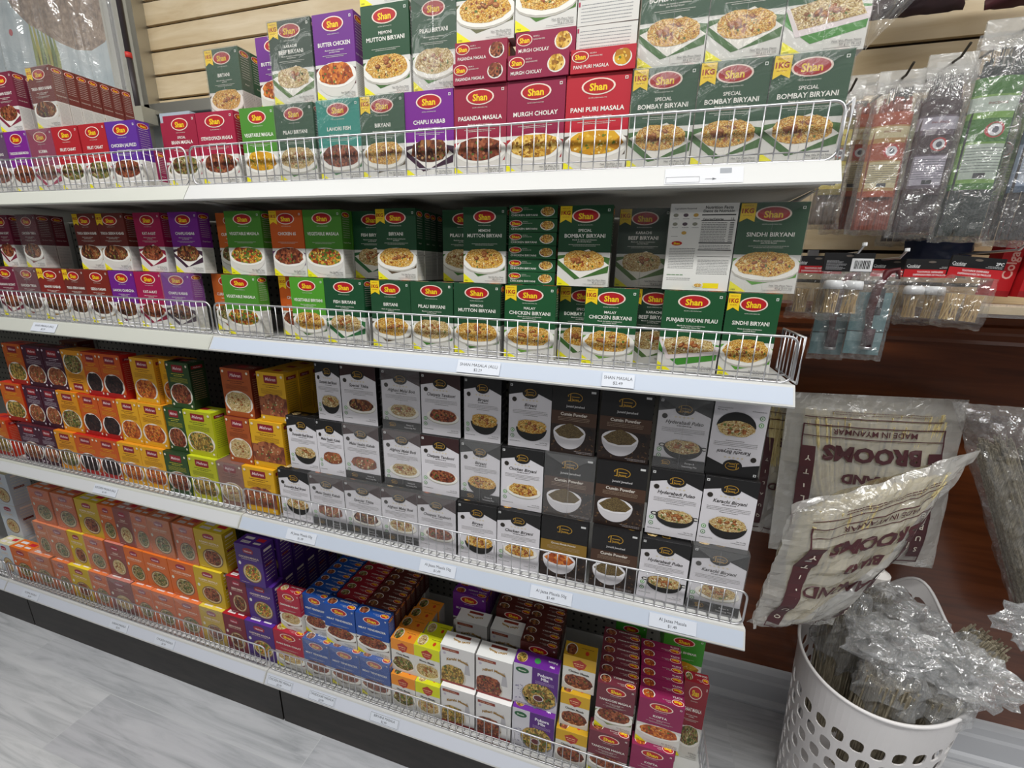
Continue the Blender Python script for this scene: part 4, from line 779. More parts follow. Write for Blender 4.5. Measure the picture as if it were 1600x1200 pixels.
for rk, (y, L) in ROWS.items():
    sh = rk[0]; zo, hh = TIER[rk]; z0 = SZ[int(sh)] + .0012 + zo
    grp = 'boxes in the '+ROWN[rk].replace(' at left', '')
    prev_end = -9
    for i, (key, x, wd) in enumerate(L):
        key = ALIAS.get(sh, {}).get(key, key); h = hh; z = z0; mode = 'up'; yy = y; nb = 1; dstep = None; src = key
        if i+1 < len(L) and x+wd > L[i+1][1]-.001 and key not in ('brain',): wd = max(L[i+1][1]-.0015-x, .055 if sh != '4' else .07)
        if key in ('chole', 'momo'): h = .106
        elif key == 'gold': h = .1
        elif key == 'gold3': key = 'gold'; h = .1
        elif key in ('white', 'white2'): h = .119
        elif key == 'pokora': h = .124
        elif key == 'kofta': h = .126
        elif key in ('tandoori',): h = .130
        if key in MEH: h = .129
        if rk == '3a' and key == 'hyd': h = .139
        if src == 'beef' and sh == '1': key = 'beef1'
        if src == 'beefdark': key = 'beef1'; yy = .07; wd = .09; x = .948
        if src == 'bombay1' and rk == '2a': yy = .06; wd = .09
        if src in ('c65', 'curry') and wd < .085: wd = .09; yy = .062
        if src == 'pilau' and rk == '2b': wd = .09; yy = .07
        if src == 'fish' and rk == '2b': wd = .092; yy = .068
        if src == 'brain' and wd < .08: wd = .092; yy = .06
        if src == 'tikka' and rk == '1b': key = 'tikka1'; nb = 7
        if src == 'maroon' and rk == '1b': nb = 3
        if rk == '1c': nb = 2
        if rk == '2b' and src == 'beef1': yy = .085; wd = .09
        if rk == '1d': wd = .092
        if src == 'biryaniB': z = z0+.067
        if src == 'biryaniC': z = z0+.072
        if src == 'myu': key = 'my'; mode = 'flip'
        if src == 'karu': mode = 'flip'
        if src == 'kar' and rk == '3c': mode = 'flip'
        if src == 'cumin' and rk == '3b' and i == 20: pass
        if rk == '2b' and src == 'biryani1': nb = 4
        if rk == '2b' and src in ('veg', 'maroonw'): nb = 2
        if rk == '3c' and src == 'my3': nb = 3; wd = .085
        if rk == '3c' and src == 'my2' and wd < .06: wd = .085; x -= 0; yy = .058
        if rk == '3c' and src == 'mow': yy = .14; wd = .085
        if rk == '3c' and src == 'tikka': yy = .030
        if rk == '3c' and src == 'beef': key = 'dbeef'; wd = .09; yy = .08
        if rk == '3c' and key == 'hyd': key = 'hydw'
        if rk == '3a' and key == 'kar': key = 'karw'
        if rk == '3a' and key == 'jseekh': key = 'jseekhw'
        if rk == '3a' and key == 'jtikka': key = 'jtikkaw'
        if rk == '3b' and src == 'beef': wd = .092; yy = .05
        if rk == '4c' and src == 'np': x = -.09; yy = .03; nb = 1
        if rk == '4b' and src in ('blueb',): yy = .05; nb = 1
        if rk == '4b' and src == 'gold': z = SZ[4]+.0012+.101
        if rk == '4b' and src == 'gold3': z = SZ[4]+.0012+.202; yy = .05
        if rk == '4b' and src in ('chole', 'momo'): z = SZ[4]+.0012+.107
        if rk == '4b' and src in ('white', 'white2'): z = SZ[4]+.0012+.120
        if rk == '4b' and src == 'pokora': z = SZ[4]+.0012+.125
        if rk == '4b' and src == 'kofta': z = SZ[4]+.0012+.127
        if rk == '4b' and src == 'tandoori': z = SZ[4]+.0012+.131
        if rk in ('3b', '3c') and key in MEH: z = SZ[3]+.0012+(.130 if rk == '3b' else .260)
        wd = min(wd, .103 if sh != '4' else .112)
        d = DESIGN.get(key)
        nbr = None
        if i > 0:
            pk = ALIAS.get(sh, {}).get(L[i-1][0], L[i-1][0]); nbr = DESIGN.get(pk if pk in DESIGN else 'gold')
        if src == 'white' and sh == '1':
            for k in range(4):
                place('biryaniB', x, y, z0+.0345+.0352*k, wd-.002, .143, 'white box end lying flat, %s of four stacked above the pani puri box' % ['lowest', 'second', 'third', 'topmost'][k], grp, 'flatb', dep=.0345)
            continue
        if src == 'strip':
            for k in range(6):
                place('malay', x, y+.004, z0+.0235*k, wd, .14, 'dark green malay chicken biryani box lying flat, %s of six in the stack' % ['lowest', 'second lowest', 'third lowest', 'third highest', 'second highest', 'topmost'][k], grp, 'flat', yaw=jr.uniform(-.02, .02), dep=.0225)
            continue
        wl = ' film-wrapped' if ((rk, i) in FILMAT and key not in FILMKEYS) else ''
        where = '%s from left, %s' % (ORD[i+(4 if rk == '1e' else 0)], ROWN[rk])
        if rk == '1c': where = 'alone in the top shelf upper row by the slat wall'
        if rk == '1d': where = 'set back between two green ones, top shelf upper row'
        lab = 'wrapped %s box, %s' % (d['desc'], where) if wl else '%s box, %s' % (d['desc'], where)
        lab = lab.replace('table, box', 'table box')
        o = place(key, x, yy, z, wd, h, lab, grp, mode, dep=(.0238 if rk == '1b' else None))
        if (rk, i) in FILMAT or key in FILMKEYS: film(o, d['W'], d['H'], d['D'])
        for k in range(1, nb):
            place(key, x+jr.uniform(-.002, .002), yy+k*(.0245 if rk == '1b' else d['D']+.0008), z, wd, h, '%s box, %s behind the front one, %s' % (d['desc'], ORD[k-1], ROWN[rk]), 'files of boxes behind the front row', mode, yaw=0, dep=(.0238 if rk == '1b' else None))
# supports of the set-back upper boxes
for x, key in ((-.02, 'stew'), (.076, 'stew'), (.172, 'pilau')):
    for k in (1, 2, 3): place(key, x, .025+k*.031+.003, SZ[1]+.0012, .092, .145, '%s box %s behind the top shelf front row, %s' % (DESIGN[key]['desc'], ORD[k-1], 'left' if x < 0 else 'middle' if x < .1 else 'right'), 'files of boxes behind the front row')
for k in range(1, 8): 
    place('korma', -.511, .026+k*.031, SZ[1]+.0012, .09, .145, 'magenta korma box, %s behind the front row, under the long brown file' % ORD[k-1], 'files of boxes behind the front row')
# flat boxes on the top shelf lower row
place('pasanda', .617, .022, SZ[1]+.1475, .097, .143, 'flat maroon pasanda masala box, lower of two on the top shelf', 'flat boxes on the top shelf', 'flat', dep=.0325)
place('pasanda', .619, .028, SZ[1]+.1805, .094, .143, 'flat maroon pasanda masala box, upper of two on the top shelf', 'flat boxes on the top shelf', 'flat', dep=.0325)
place('murgh', .717, .022, SZ[1]+.1475, .103, .143, 'flat crimson murgh cholay box, lower of two on the top shelf', 'flat boxes on the top shelf', 'flat', dep=.035)
place('murgh', .727, .032, SZ[1]+.183, .100, .143, 'flat crimson murgh cholay box, upper of two on the top shelf', 'flat boxes on the top shelf', 'flat', dep=.035)
place('panipuri', .823, .022, SZ[1]+.1475, .101, .143, 'flat bright red pani puri masala box on the top shelf', 'flat boxes on the top shelf', 'flat', dep=.033)
place('mutton', .43, .036, SZ[1]+.1465+.1445, .098, .143, 'green box partly out of frame above the mutton biryani box', 'boxes in the top shelf upper row')
# nutrition panel front box of the second shelf handled in ROWS; receding files on the bottom shelf
zt = SZ[4]+.0012
def recede(key, x, y0, n, z, wd, h, where, step=None, under=True, dep=.027):
    for k in range(n):
        place(key, x+jr.uniform(-.0015, .0015), y0+k*(dep+.0008), z, wd, h, '%s box, %s in the file %s' % (DESIGN[key]['desc'], ORD[k], where), 'receding files on the bottom shelf', dep=dep)
        if under: place(key, x, y0+k*(dep+.0008), zt, wd, z-zt-.001, '%s box, %s in the lower file %s' % (DESIGN[key]['desc'], ORD[k], where), 'receding files on the bottom shelf', dep=dep)
recede('blue', .112, .086, 6, zt+.132, .090, .130, 'behind the blue boxes')
recede('redrow', .208, .082, 6, zt+.132, .095, .130, 'right of the blue file')
recede('brownrow', .308, .072, 7, zt+.132, .095, .130, 'right of the red file')
for k, (x, yy) in enumerate(((.407, .082), (.414, .120), (.419, .158))):
    for j in (0, 1): place('chole', x, yy, zt+.107*j, .074, .106, 'small orange chole box, %s behind the front stack, %s layer' % (ORD[k], ['lower', 'upper'][j]), 'receding files on the bottom shelf', yaw=0, dep=.036)
for j in (0, 1): place('momo', .484, .082, zt+.107*j, .070, .106, 'small lemon yellow box behind the front momo stack, %s layer' % ['lower', 'upper'][j], 'receding files on the bottom shelf', yaw=0)
for x, ky, nm in ((.560, 'white', 'left'), (.662, 'white2', 'right')):
    for j, zz in enumerate((zt, zt+.12)): place(ky, x, .126, zz, .092, .118, 'plain white-topped box set back, %s column, %s layer' % (nm, 'lower' if j == 0 else 'upper'), 'receding files on the bottom shelf')
for j in range(3): place('nw', -1.335, .075, zt+.133*j, .105, .132, 'pale blue and yellow box at the left edge, %s of the stack' % ['lowest', 'middle', 'topmost'][j], 'boxes at the far left of the bottom shelf', dep=.06)
for j in range(2): place('no', -1.215, .13, zt+.133*j, .1, .132, 'orange box in shade beside the pale left edge stack, %s one' % ['lower', 'upper'][j], 'boxes at the far left of the bottom shelf')
recede('butter', .53, .178, 5, zt+.132, .1, .146, 'behind the white boxes')
recede('brownrow', .66, .178, 6, zt+.132, .1, .130, 'behind the red curry boxes')
recede('brownrow', .757, .085, 6, zt+.134, .095, .135, 'behind the pokora mix')
recede('tandoori', .958, .067, 5, zt+.132, .092, .130, 'behind the tandoori box'); recede('kofta', 1.054, .067, 5, zt+.128, .096, .126, 'behind the kofta box')
for k in range(3): place('bhmar', 1.108, .205+.032*k, zt+.146, .098, .145, 'bright green box, %s of the file behind the kofta boxes' % ORD[k], 'receding files on the bottom shelf'); place('redrow', 1.108, .205+.032*k, zt, .098, .145, 'deep red box, %s under the bright green file' % ORD[k], 'receding files on the bottom shelf')
recede('bhmar', .99, .36, 1, zt+.146, .09, .15, 'at the pegboard'); 
for k in range(5): place('np', -.082, .085+.047*k, zt+.266, .094, .135, 'violet chicken masala box, %s of the file in deep shade' % ORD[k], 'receding files on the bottom shelf'); place('np', -.082, .085+.047*k, zt+.133, .094, .132, 'violet chicken masala box, %s of the shaded middle file' % ORD[k], 'receding files on the bottom shelf'); place('np', -.082, .085+.047*k, zt, .094, .132, 'violet chicken masala box, %s of the shaded lowest file' % ORD[k], 'receding files on the bottom shelf')
place('redrow', 1.156, .125, zt, .055, .24, 'deep red box at the right end beside the kofta boxes', 'boxes in the bottom shelf lower tier', yaw=0)
# loose film flaring off the end box of the top shelf
mb = MB(); vs = []; nu, nv = 14, 20
for j in range(nv+1):
    for i in range(nu+1):
        u, v = i/nu, j/nv; x = u*(.008+.17*v) ; z = v*.17 - u*.02*(1-v)+.03*u; y = .012*noise.noise(Vector((u*6, v*9, 4)))
        vs.append((x, y, z))
mb.add(vs, [(j*(nu+1)+i, j*(nu+1)+i+1, (j+1)*(nu+1)+i+1, (j+1)*(nu+1)+i) for j in range(nv) for i in range(nu)], 'clear_bag')
tag(mb.build('loose_film', loc=(1.236, .045, SZ[1]+.15)), 'clear film flaring off the end box of the top shelf', 'plastic film')

# ------------------------------------------------------------------ hanging goods right of the shelves
def pillow(w, h, d, nu=14, nv=30, seed=0, amp=.004, flat=.15, top_flat=.12):
    """thin inflated bag, front and back skins; origin at bottom centre"""
    vs = []; fs = []
    for s in (-1, 1):
        b = len(vs)
        for j in range(nv+1):
            for i in range(nu+1):
                u, v = i/nu, j/nv
                e = min(1, (1-abs(2*u-1))*3.2)**.5 * min(1, v/flat)**.6 * min(1, (1-v)/top_flat)**.6 if 0 < u < 1 and 0 < v < 1 else 0
                n_ = noise.noise(Vector((u*w*55+seed, v*h*38, s*3.1+seed)))*amp
                n2 = noise.noise(Vector((u*9+seed, v*16, s)))*amp*.8
                jag = noise.noise(Vector((seed*1.7, v*11, 2)))*.004 if i in (0, nu) else 0
                vs.append(((u-.5)*w+jag, s*(d/2*e)+(n_+n2)*(.35+.65*e), v*h+(noise.noise(Vector((u*7, seed, 1)))*.004 if j in (0, nv) else 0)))
        for j in range(nv):
            for i in range(nu):
                a = b+j*(nu+1)+i; q = (a, a+1, a+nu+2, a+nu+1); fs.append(q if s < 0 else q[::-1])
    return vs, fs
def hook(name, x, z, y0, label, dark=True):
    mb = MB(); m = 'dark_metal' if dark else 'chrome'
    mb.tube([(0, 0, 0), (0, y0-YW+.02, .004), (0, y0-YW, .018)], .0024, m, 8)
    if not dark: mb.tube([(0, y0-YW-.001, .016), (0, y0-YW, .022)], .0045, 'cap_white', 8)
    mb.box(-.012, .012, -.006, .002, -.02, .02, m)
    tag(mb.build(name, smooth=False, loc=(x, YW-.006, z)), label, 'peg hook', 'peg hooks on the slat wall')
def stick_pack(x, y, zb, zt, w, cols, stick, label, yaw=0, nst=12, sleeve_t=.62, seed=1):
    H = zt-zb; t = thing('incense_pack', label, 'incense pack', (x, y, zb), yaw, 'hanging sleeves of long sticks')
    rnd = random.Random(seed)
    mb = MB()
    for k in range(nst):
        for r_ in range(2):
            xx = (k/(nst-1)-.5)*w*.74; mb.tube([(xx+rnd.uniform(-.002, .002), -.006+.012*r_, .012), (xx*1.0+rnd.uniform(-.001, .001), -.006+.012*r_, H*.6), (xx*.8+rnd.uniform(-.003, .003), -.005+.01*r_, H*rnd.uniform(.84, .9))], .0026, stick, 5)
    mb.build('sticks', t)
    mb = MB(); c1, c2, c3 = cols; z0, z1 = H*.30, H*.80
    ring = [(w*.42*cos(a), -.015*sin(a)) for a in [pi*i/10 for i in range(11)]]
    def fn(u, v, l):
        f_ = max(0, min(1, u/w)); a = pi*(1-f_); return Vector((w*.43*cos(a), -(.0145+l*EPS*1.5)*sin(a), z0+v))
    F = Face(mb, (0, 0, 0), (1, 0, 0), (0, 0, 1), fn=fn); hh = z1-z0
    F.rect(0, 0, w, hh, c1, 0, 10, 1); F.rect(0, hh*.84, w, hh, c3, 1, 10, 1); F.rect(0, hh*.68, w, hh*.82, c2, 1, 10, 1); F.rect(0, hh*.40, w, hh*.62, c3, 1, 10, 1); F.rect(w*.15, hh*.04, w*.85, hh*.38, c2, 1, 8, 1)
    F.text('INCENSE', w*.5, hh*.76, .0042, '#8a1c1c', 2, maxw=w*.5); F.ell(w*.55, hh*.51, w*.14, w*.16, '#c23a3a', 2, n=16); F.ell(w*.55, hh*.51, w*.10, w*.12, '#e8e8ec', 3, n=16); F.ell(w*.55, hh*.51, w*.05, w*.07, '#5a5a68', 4, n=10)
    for k in range(9): F.words(w*.2, w*.8, hh*(.34-.028*k), .0012, '#50505a', rnd, 2)
    F.rect(w*.42, hh*.05, w*.58, hh*.10, '#3c3c40', 3)
    F.rect(0, -.012, w, 0, c3, 1, 10, 1)
    mb.build('printed_sleeve', t)
    mb = MB(); vs, fs = pillow(w*1.12, H, .044, seed=seed*3.3, amp=.006, flat=.08, top_flat=.2); mb.add(vs, fs, 'clear_bag'); mb.build('clear_bag', t)
    mb = MB(); mb.box(-w*.5, w*.5, -.003, .001, H*.93, H*1.06, 'milky_bag'); 
    if seed % 2 == 0:
        F = Face(mb, (-w*.3, -.0045, H*.86), (1, 0, 0), (0, 0, 1))
        for k in range(12): F.rect(w*.05*k, 0, w*.05*k+rnd.choice([.0008, .0016, .0024]), .028, '#28282c', 1)
    mb.build('header', t)
    return t
stick_pack(1.345, .43, 1.52, 1.80, .06, ('#c8b03a', '#d8c860', '#7a6a1c'), '#5c4a3a', 'clear sleeve of sticks with yellow label, half hidden by shelf fence', seed=1)
stick_pack(1.425, .40, 1.505, 1.80, .078, ('#b58a4a', '#d0c49a', '#a8481c'), '#8a3c24', 'clear sleeve of brown sticks with orange printed label', seed=2)
stick_pack(1.405, .50, 1.515, 1.83, .075, ('#b58a4a', '#d0c49a', '#a8481c'), '#8a3c24', 'clear sleeve behind the orange labelled one, cream header', seed=11)
stick_pack(1.502, .40, 1.50, 1.82, .078, ('#5a4a58', '#b0aab8', '#3a2028'), '#3c2c30', 'clear sleeve of dark sticks with plum and grey label', seed=4)
stick_pack(1.545, .47, 1.50, 1.83, .072, ('#6a2020', '#a04848', '#5a1414'), '#6a1c28', 'clear sleeve with dark red label behind the plum one', seed=5)
stick_pack(1.585, .40, 1.492, 1.865, .088, ('#7aa84a', '#c0ccc0', '#3f7a24'), '#22302c', 'wide clear sleeve with bright green label and barcode', seed=6)
stick_pack(1.545, .53, 1.49, 1.84, .085, ('#7aa84a', '#a0c070', '#3f7a24'), '#3c2c30', 'green labelled sleeve behind, close to the slat wall', seed=13)
stick_pack(1.685, .40, 1.485, 1.86, .095, ('#8a98b0', '#c4ccd8', '#3c5068'), '#2a2224', 'clear sleeve with blue-grey label at the right edge', seed=8)
stick_pack(1.665, .50, 1.49, 1.84, .085, ('#7aa84a', '#a8c880', '#3f7a24'), '#3c2c30', 'green labelled sleeve behind the blue-grey one', seed=15)
stick_pack(1.78, .42, 1.52, 1.90, .085, ('#6a8a5a', '#c4ccd8', '#8a1c28'), '#3a2a2a', 'clear sleeve with red topped label cut by the right edge', seed=9)
hook('peg_hook', 1.345, 1.79, .40, 'dark peg hook just right of the top shelf fence')
hook('peg_hook', 1.425, 1.80, .37, 'dark peg hook above the orange labelled sleeve'); hook('peg_hook', 1.502, 1.82, .36, 'dark peg hook above the plum labelled sleeve')
hook('peg_hook', 1.60, 1.865, .37, 'dark peg hook above the bright green sleeve'); hook('peg_hook', 1.70, 1.90, .37, 'dark peg hook near the top right corner')
mb = MB(); vs, fs = pillow(.16, .15, .06, seed=31, amp=.014); mb.add(vs, fs, '#3a2428'); t_ = mb.build('dark_pouch', smooth=True, loc=(1.445, .46, 1.935)); tag(t_, 'dark maroon pouch at the top edge above the slat groove', 'pouch')
mb = MB(); vs, fs = pillow(.16, .15, .06, seed=35, amp=.014); mb.add(vs, fs, '#4a1820'); t_ = mb.build('dark_pouch', smooth=True, loc=(1.63, .44, 1.922)); tag(t_, 'dark red pouch in the top right corner', 'pouch')

# toothpick packs
def toothpicks(x, y, z, yaw, back, label, tilt=0, caps=True, seed=1):
    t = thing('toothpick_pack', label, 'toothpick pack', (x, y, z), yaw, 'toothpick packs on the slat wall'); t.rotation_euler = (0, tilt, yaw)
    rnd = random.Random(seed); w = .092
    mb = MB(); mb.box(-w/2, w/2, -.002, .002, .098, .136, '#161618'); F = Face(mb, (-w/2, -.002, .098), (1, 0, 0), (0, 0, 1))
    F.ell(w*.5, .032, .007, .0022, '#6a6058', 3, n=12)
    if back:
        F.rect(w*.56, .001, w*.985, .027, '#eeeef0', 1); u = w*.62
        while u < w*.93: q = rnd.choice([.0007, .0014, .0021]); F.rect(u, .006, u+q, .023, '#1c1c1e', 2); u += q+rnd.choice([.0008, .0014])
        for k in range(9): F.words(w*.06, w*rnd.uniform(.3, .48), .022-.0022*k, .0009, '#b8b8bc', rnd, 1)
    else:
        F.rect(0, 0, w, .0165, '#c01c24', 1); F.text('Cooking', w*.16, .024, .006, '#f0f0f0', 2, maxw=w*.26, shear=.3); F.rect(w*.05, .0195, w*.26, .0202, '#f0f0f0', 2); F.text('2PC', w*.9, .0275, .0058, '#f0f0f0', 2, off=.02)
        F.words(w*.7, w*.97, .022, .001, '#d0d0d0', rnd, 2); F.words(w*.66, w*.97, .0195, .001, '#d0d0d0', rnd, 2)
        F.text('TOOTHPICK DISPENSERS', w*.5, .0115, .0036, '#f2dede', 2, maxw=w*.5, off=.03); F.text('DISPENSADORES DE PALILLOS', w*.5, .0055, .0036, '#f2dede', 2, maxw=w*.62, off=.03)
    mb.build('header_card', t)
    for s in (-1, 1):
        cx = s*.0185; mb = MB()
        for k in range(42):
            a = rnd.uniform(0, 2*pi); r_ = .0135*math.sqrt(rnd.random()); a2 = a+rnd.uniform(-1.2, 1.2); r2 = .0145*math.sqrt(rnd.random())
            mb.tube([(cx+cos(a)*r_, sin(a)*r_, .012), (cx+cos(a2)*r2, sin(a2)*r2, .064)], .0009, rnd.choice(['#d8b878', '#e8cc94', '#c8a468']), 4)
        v = mb.build('toothpicks', t)
        mb = MB(); n = 20
        mb.tube([(cx, 0, .010), (cx, 0, .066)], .0168, 'wrap_film', n); mb.build('vial', t, smooth=True)
        if caps:
            mb = MB(); mb.tube([(cx, 0, .062), (cx, 0, .072), (cx, 0, .078), (cx, 0, .080)], [.0178, .0178, .0165, .012], 'cap_white', n); mb.build('cap', t, smooth=True)
    mb = MB(); vs, fs = pillow(w*.98, .104, .046, seed=seed*2.2, amp=.004, flat=.12, top_flat=.3); mb.add([(a, b, c-.004) for a, b, c in vs], fs, 'wrap_film'); mb.build('poly_bag', t)
toothpicks(1.377, .33, 1.330, .06, True, 'toothpick pack turned to show its barcode and white caps', seed=1)
toothpicks(1.338, .38, 1.325, -.3, False, 'toothpick pack half hidden behind the barcode pack', seed=2, caps=False)
toothpicks(1.585, .33, 1.325, .1, False, 'front toothpick pack with full red banded header reading 2PC', tilt=.07, seed=3, caps=False)
toothpicks(1.555, .40, 1.322, .0, False, 'toothpick pack just behind the 2PC one, white cap showing', seed=4)
toothpicks(1.515, .45, 1.322, .0, False, 'rearmost toothpick pack left of the 2PC one', seed=5, caps=False)
hook('peg_hook', 1.385, 1.462, .30, 'chrome peg tip above the barcode toothpick pack', False); hook('peg_hook', 1.485, 1.455, .36, 'chrome peg tip above the teal utensil packs', False); hook('peg_hook', 1.64, 1.47, .30, 'chrome peg tip above the 2PC toothpick pack', False)
# teal utensil packs
def utensil(x, y, z, yaw, label, seed):
    t = thing('peeler_pack', label, 'utensil pack', (x, y, z), yaw, 'utensil packs below the toothpicks')
    mb = MB(); mb.box(-.034, .034, -.001, .001, .0, .14, '#7fa3a8'); F = Face(mb, (-.034, -.001, 0), (1, 0, 0), (0, 0, 1)); F.rect(0, .052, .068, .054, '#2c3436', 1); F.rect(0, .03, .068, .05, '#9fbfc4', 1); F.text('Silver', .045, .12, .008, '#e8ecec', 2, rot=pi/2); F.rect(.036, .09, .054, .15, '#3a3c40', 1)
    mb.build('card', t)
    mb = MB(); mb.tube([(0, -.012, .06), (-.004, -.013, .1), (.0, -.012, .15), (.012, -.012, .185), (.028, -.012, .19), (.032, -.012, .17)], [.006, .0085, .009, .008, .006, .004], '#5a141c', 10); mb.build('handle', t, smooth=True)
    mb = MB(); mb.tube([(.004, -.012, .02), (.004, -.012, .06)], .011, '#4a1c2c', 12); mb.tube([(.004, -.012, .014), (.004, -.012, .02)], .012, 'chrome', 12); mb.build('head', t, smooth=True)
    mb = MB(); vs, fs = pillow(.078, .20, .036, seed=seed, amp=.006, flat=.12, top_flat=.15); mb.add([(a, b-.006, c-.012) for a, b, c in vs], fs, 'clear_bag'); mb.build('poly_bag', t)
utensil(1.405, .43, 1.235, .05, 'teal carded utensil in clear bag, left of two below the toothpicks', 41)
utensil(1.465, .40, 1.245, -.08, 'teal carded utensil with dark red handle, right of two', 47)
# toothpaste cartons
for k in range(3):
    mb = MB(); mb.box(0, .034, 0, .04, 0, .16, '#b0141e', top='#c02028'); F = Face(mb, (0, 0, 0), (1, 0, 0), (0, 0, 1)); F.text('Colgate', .018, .075, .018, '#d8a8a0', 1, rot=pi/2, maxw=.11, off=.02); F.rect(0, 0, .034, .012, '#8c1018', 1)
    o = mb.build('toothpaste_box', loc=(1.69+.037*k, .44-.02*k, 1.385)); o.rotation_euler = (0, .06, 0)
    tag(o, 'red toothpaste carton standing on end, %s of three' % ['left', 'middle', 'right'][k], 'toothpaste box', 'red toothpaste cartons')
mb = MB(); mb.box(0, .12, 0, .05, 0, .05, '#d8e4f0'); F = Face(mb, (0, 0, 0), (1, 0, 0), (0, 0, 1)); F.rect(0, 0, .12, .05, '#4a84c8', 1)
for r_ in (.046, .036, .026, .016): F.ell(.05, .0, r_, r_, '#b8d4ec', 2, a0=0, a1=180, n=24); F.ell(.05, .0, r_-.004, r_-.004, '#4a84c8', 2.5, a0=0, a1=180, n=24)
o = mb.build('striped_box', loc=(1.752, .35, 1.368)); o.rotation_euler = (0, .1, 0); tag(o, 'blue box with white ring stripes at the right edge', 'carton')
mb = MB(); vs, fs = pillow(.13, .17, .05, seed=51, amp=.008); mb.add(vs, fs, '#1c2848'); tag(mb.build('navy_pouch', smooth=True, loc=(1.61, .50, 1.42)), 'navy and red pouch left of the red toothpaste cartons', 'pouch')
mb = MB(); mb.box(1.60, 2.2, .34, YW-.006, 1.352, 1.367, 'slat_maple'); mb.box(1.60, 2.2, .336, .342, 1.345, 1.372, 'clear_bag'); tag(mb.build('small_shelf'), 'small shelf carrying the red toothpaste cartons', 'shelf')

# ------------------------------------------------------------------ laundry basket, brooms
BC = (1.64, .345); BH = .50; BA = math.radians(52)
def bpt(a, v, off=0):
    """point on the basket wall; a angle from the long axis, v 0 floor .. 1 rim"""
    k = .86+.14*v; x, y = cos(a)*(.24*k+off), sin(a)*(.165*k+off); d = (math.degrees(a)+180) % 360-180
    hump = .10*math.exp(-(d/24)**2)
    z = v*BH if v <= .8 else .8*BH+(v-.8)/.2*(.2*BH+hump)
    return Vector((x*cos(BA)-y*sin(BA), x*sin(BA)+y*cos(BA), .004+z))
t = thing('laundry_basket', 'white perforated plastic laundry basket full of film-wrapped brooms', 'basket', (BC[0], BC[1], 0))
mb = MB(); P = Vector((0, 0, 0))
NC = 28; K_ = 16
def sq(k, r):
    """k-th of K_ points round a square of half size r"""
    a = 2*pi*k/K_+pi/4; c, s_ = cos(a), sin(a); m_ = max(abs(c), abs(s_)); return c/m_*r, s_/m_*r
def se(k, rx, ry):
    a = 2*pi*k/K_+pi/4; c, s_ = cos(a), sin(a); q = (abs(c)**3.2+abs(s_)**3.2)**(-1/3.2); return c*q*rx, s_*q*ry
def cell(a0, a1, v0, v1, hx, hy):
    ac, vc, ha, hv = (a0+a1)/2, (v0+v1)/2, (a1-a0)/2, (v1-v0)/2
    outer = [sq(k, 1) for k in range(K_)]; inner = [se(k, hx, hy) for k in range(K_)]
    ids = []
    for off in (0, -.003):
        for ring in (outer, inner): ids.append([bpt(ac+u*ha, vc+w_*hv, off) for u, w_ in ring])
    oo, io, oi, ii = ids; vs_ = oo+io+oi+ii; f = []
    for k in range(K_):
        n_ = (k+1) % K_; f += [(k, n_, K_+n_, K_+k), (3*K_+k, 3*K_+n_, 2*K_+n_, 2*K_+k), (K_+k, K_+n_, 3*K_+n_, 3*K_+k)]
    mb.add(vs_, f, 'ivory_plastic')
def band(a0, a1, v0, v1, n=2, m=2):
    vs_ = [bpt(a0+(a1-a0)*i/n, v0+(v1-v0)*j/m, off) for off in (0, -.003) for j in range(m+1) for i in range(n+1)]; q = (n+1)*(m+1); f = []
    for j in range(m):
        for i in range(n):
            a_ = j*(n+1)+i; f += [(a_, a_+1, a_+n+2, a_+n+1), (q+a_+n+1, q+a_+n+2, q+a_+1, q+a_)]
    mb.add(vs_, f, 'ivory_plastic')
rows_ = 8; v0_, v1_ = .06, .84
for i in range(NC):
    A0, A1 = 2*pi*i/NC, 2*pi*(i+1)/NC; band(A0, A1, 0, v0_)
    for r_ in range(rows_):
        sh_ = (A1-A0)*(.5 if r_ % 2 else 0); cell(A0+sh_, A1+sh_, v0_+(v1_-v0_)*r_/rows_, v0_+(v1_-v0_)*(r_+1)/rows_, .66, .70)
    dd = (math.degrees((A0+A1)/2)+180) % 360-180
    if abs(dd) < 11: cell(A0, A1, v1_, 1, .999, .42)
    elif 24 < abs(dd) < 36: cell(A0, A1, v1_, 1, .5, .5)
    else: band(A0, A1, v1_, 1, 3, 4)
mb.build('body', t)
mb = MB(); mb.tube([bpt(2*pi*i/96, 1) for i in range(96)], .0042, 'ivory_plastic', 8, closed=True); mb.build('rim', t, smooth=True)
mb = MB(); mb.poly([bpt(2*pi*i/48, 0)+Vector((0, 0, .003)) for i in range(48)], 'ivory_plastic'); mb.build('base', t)
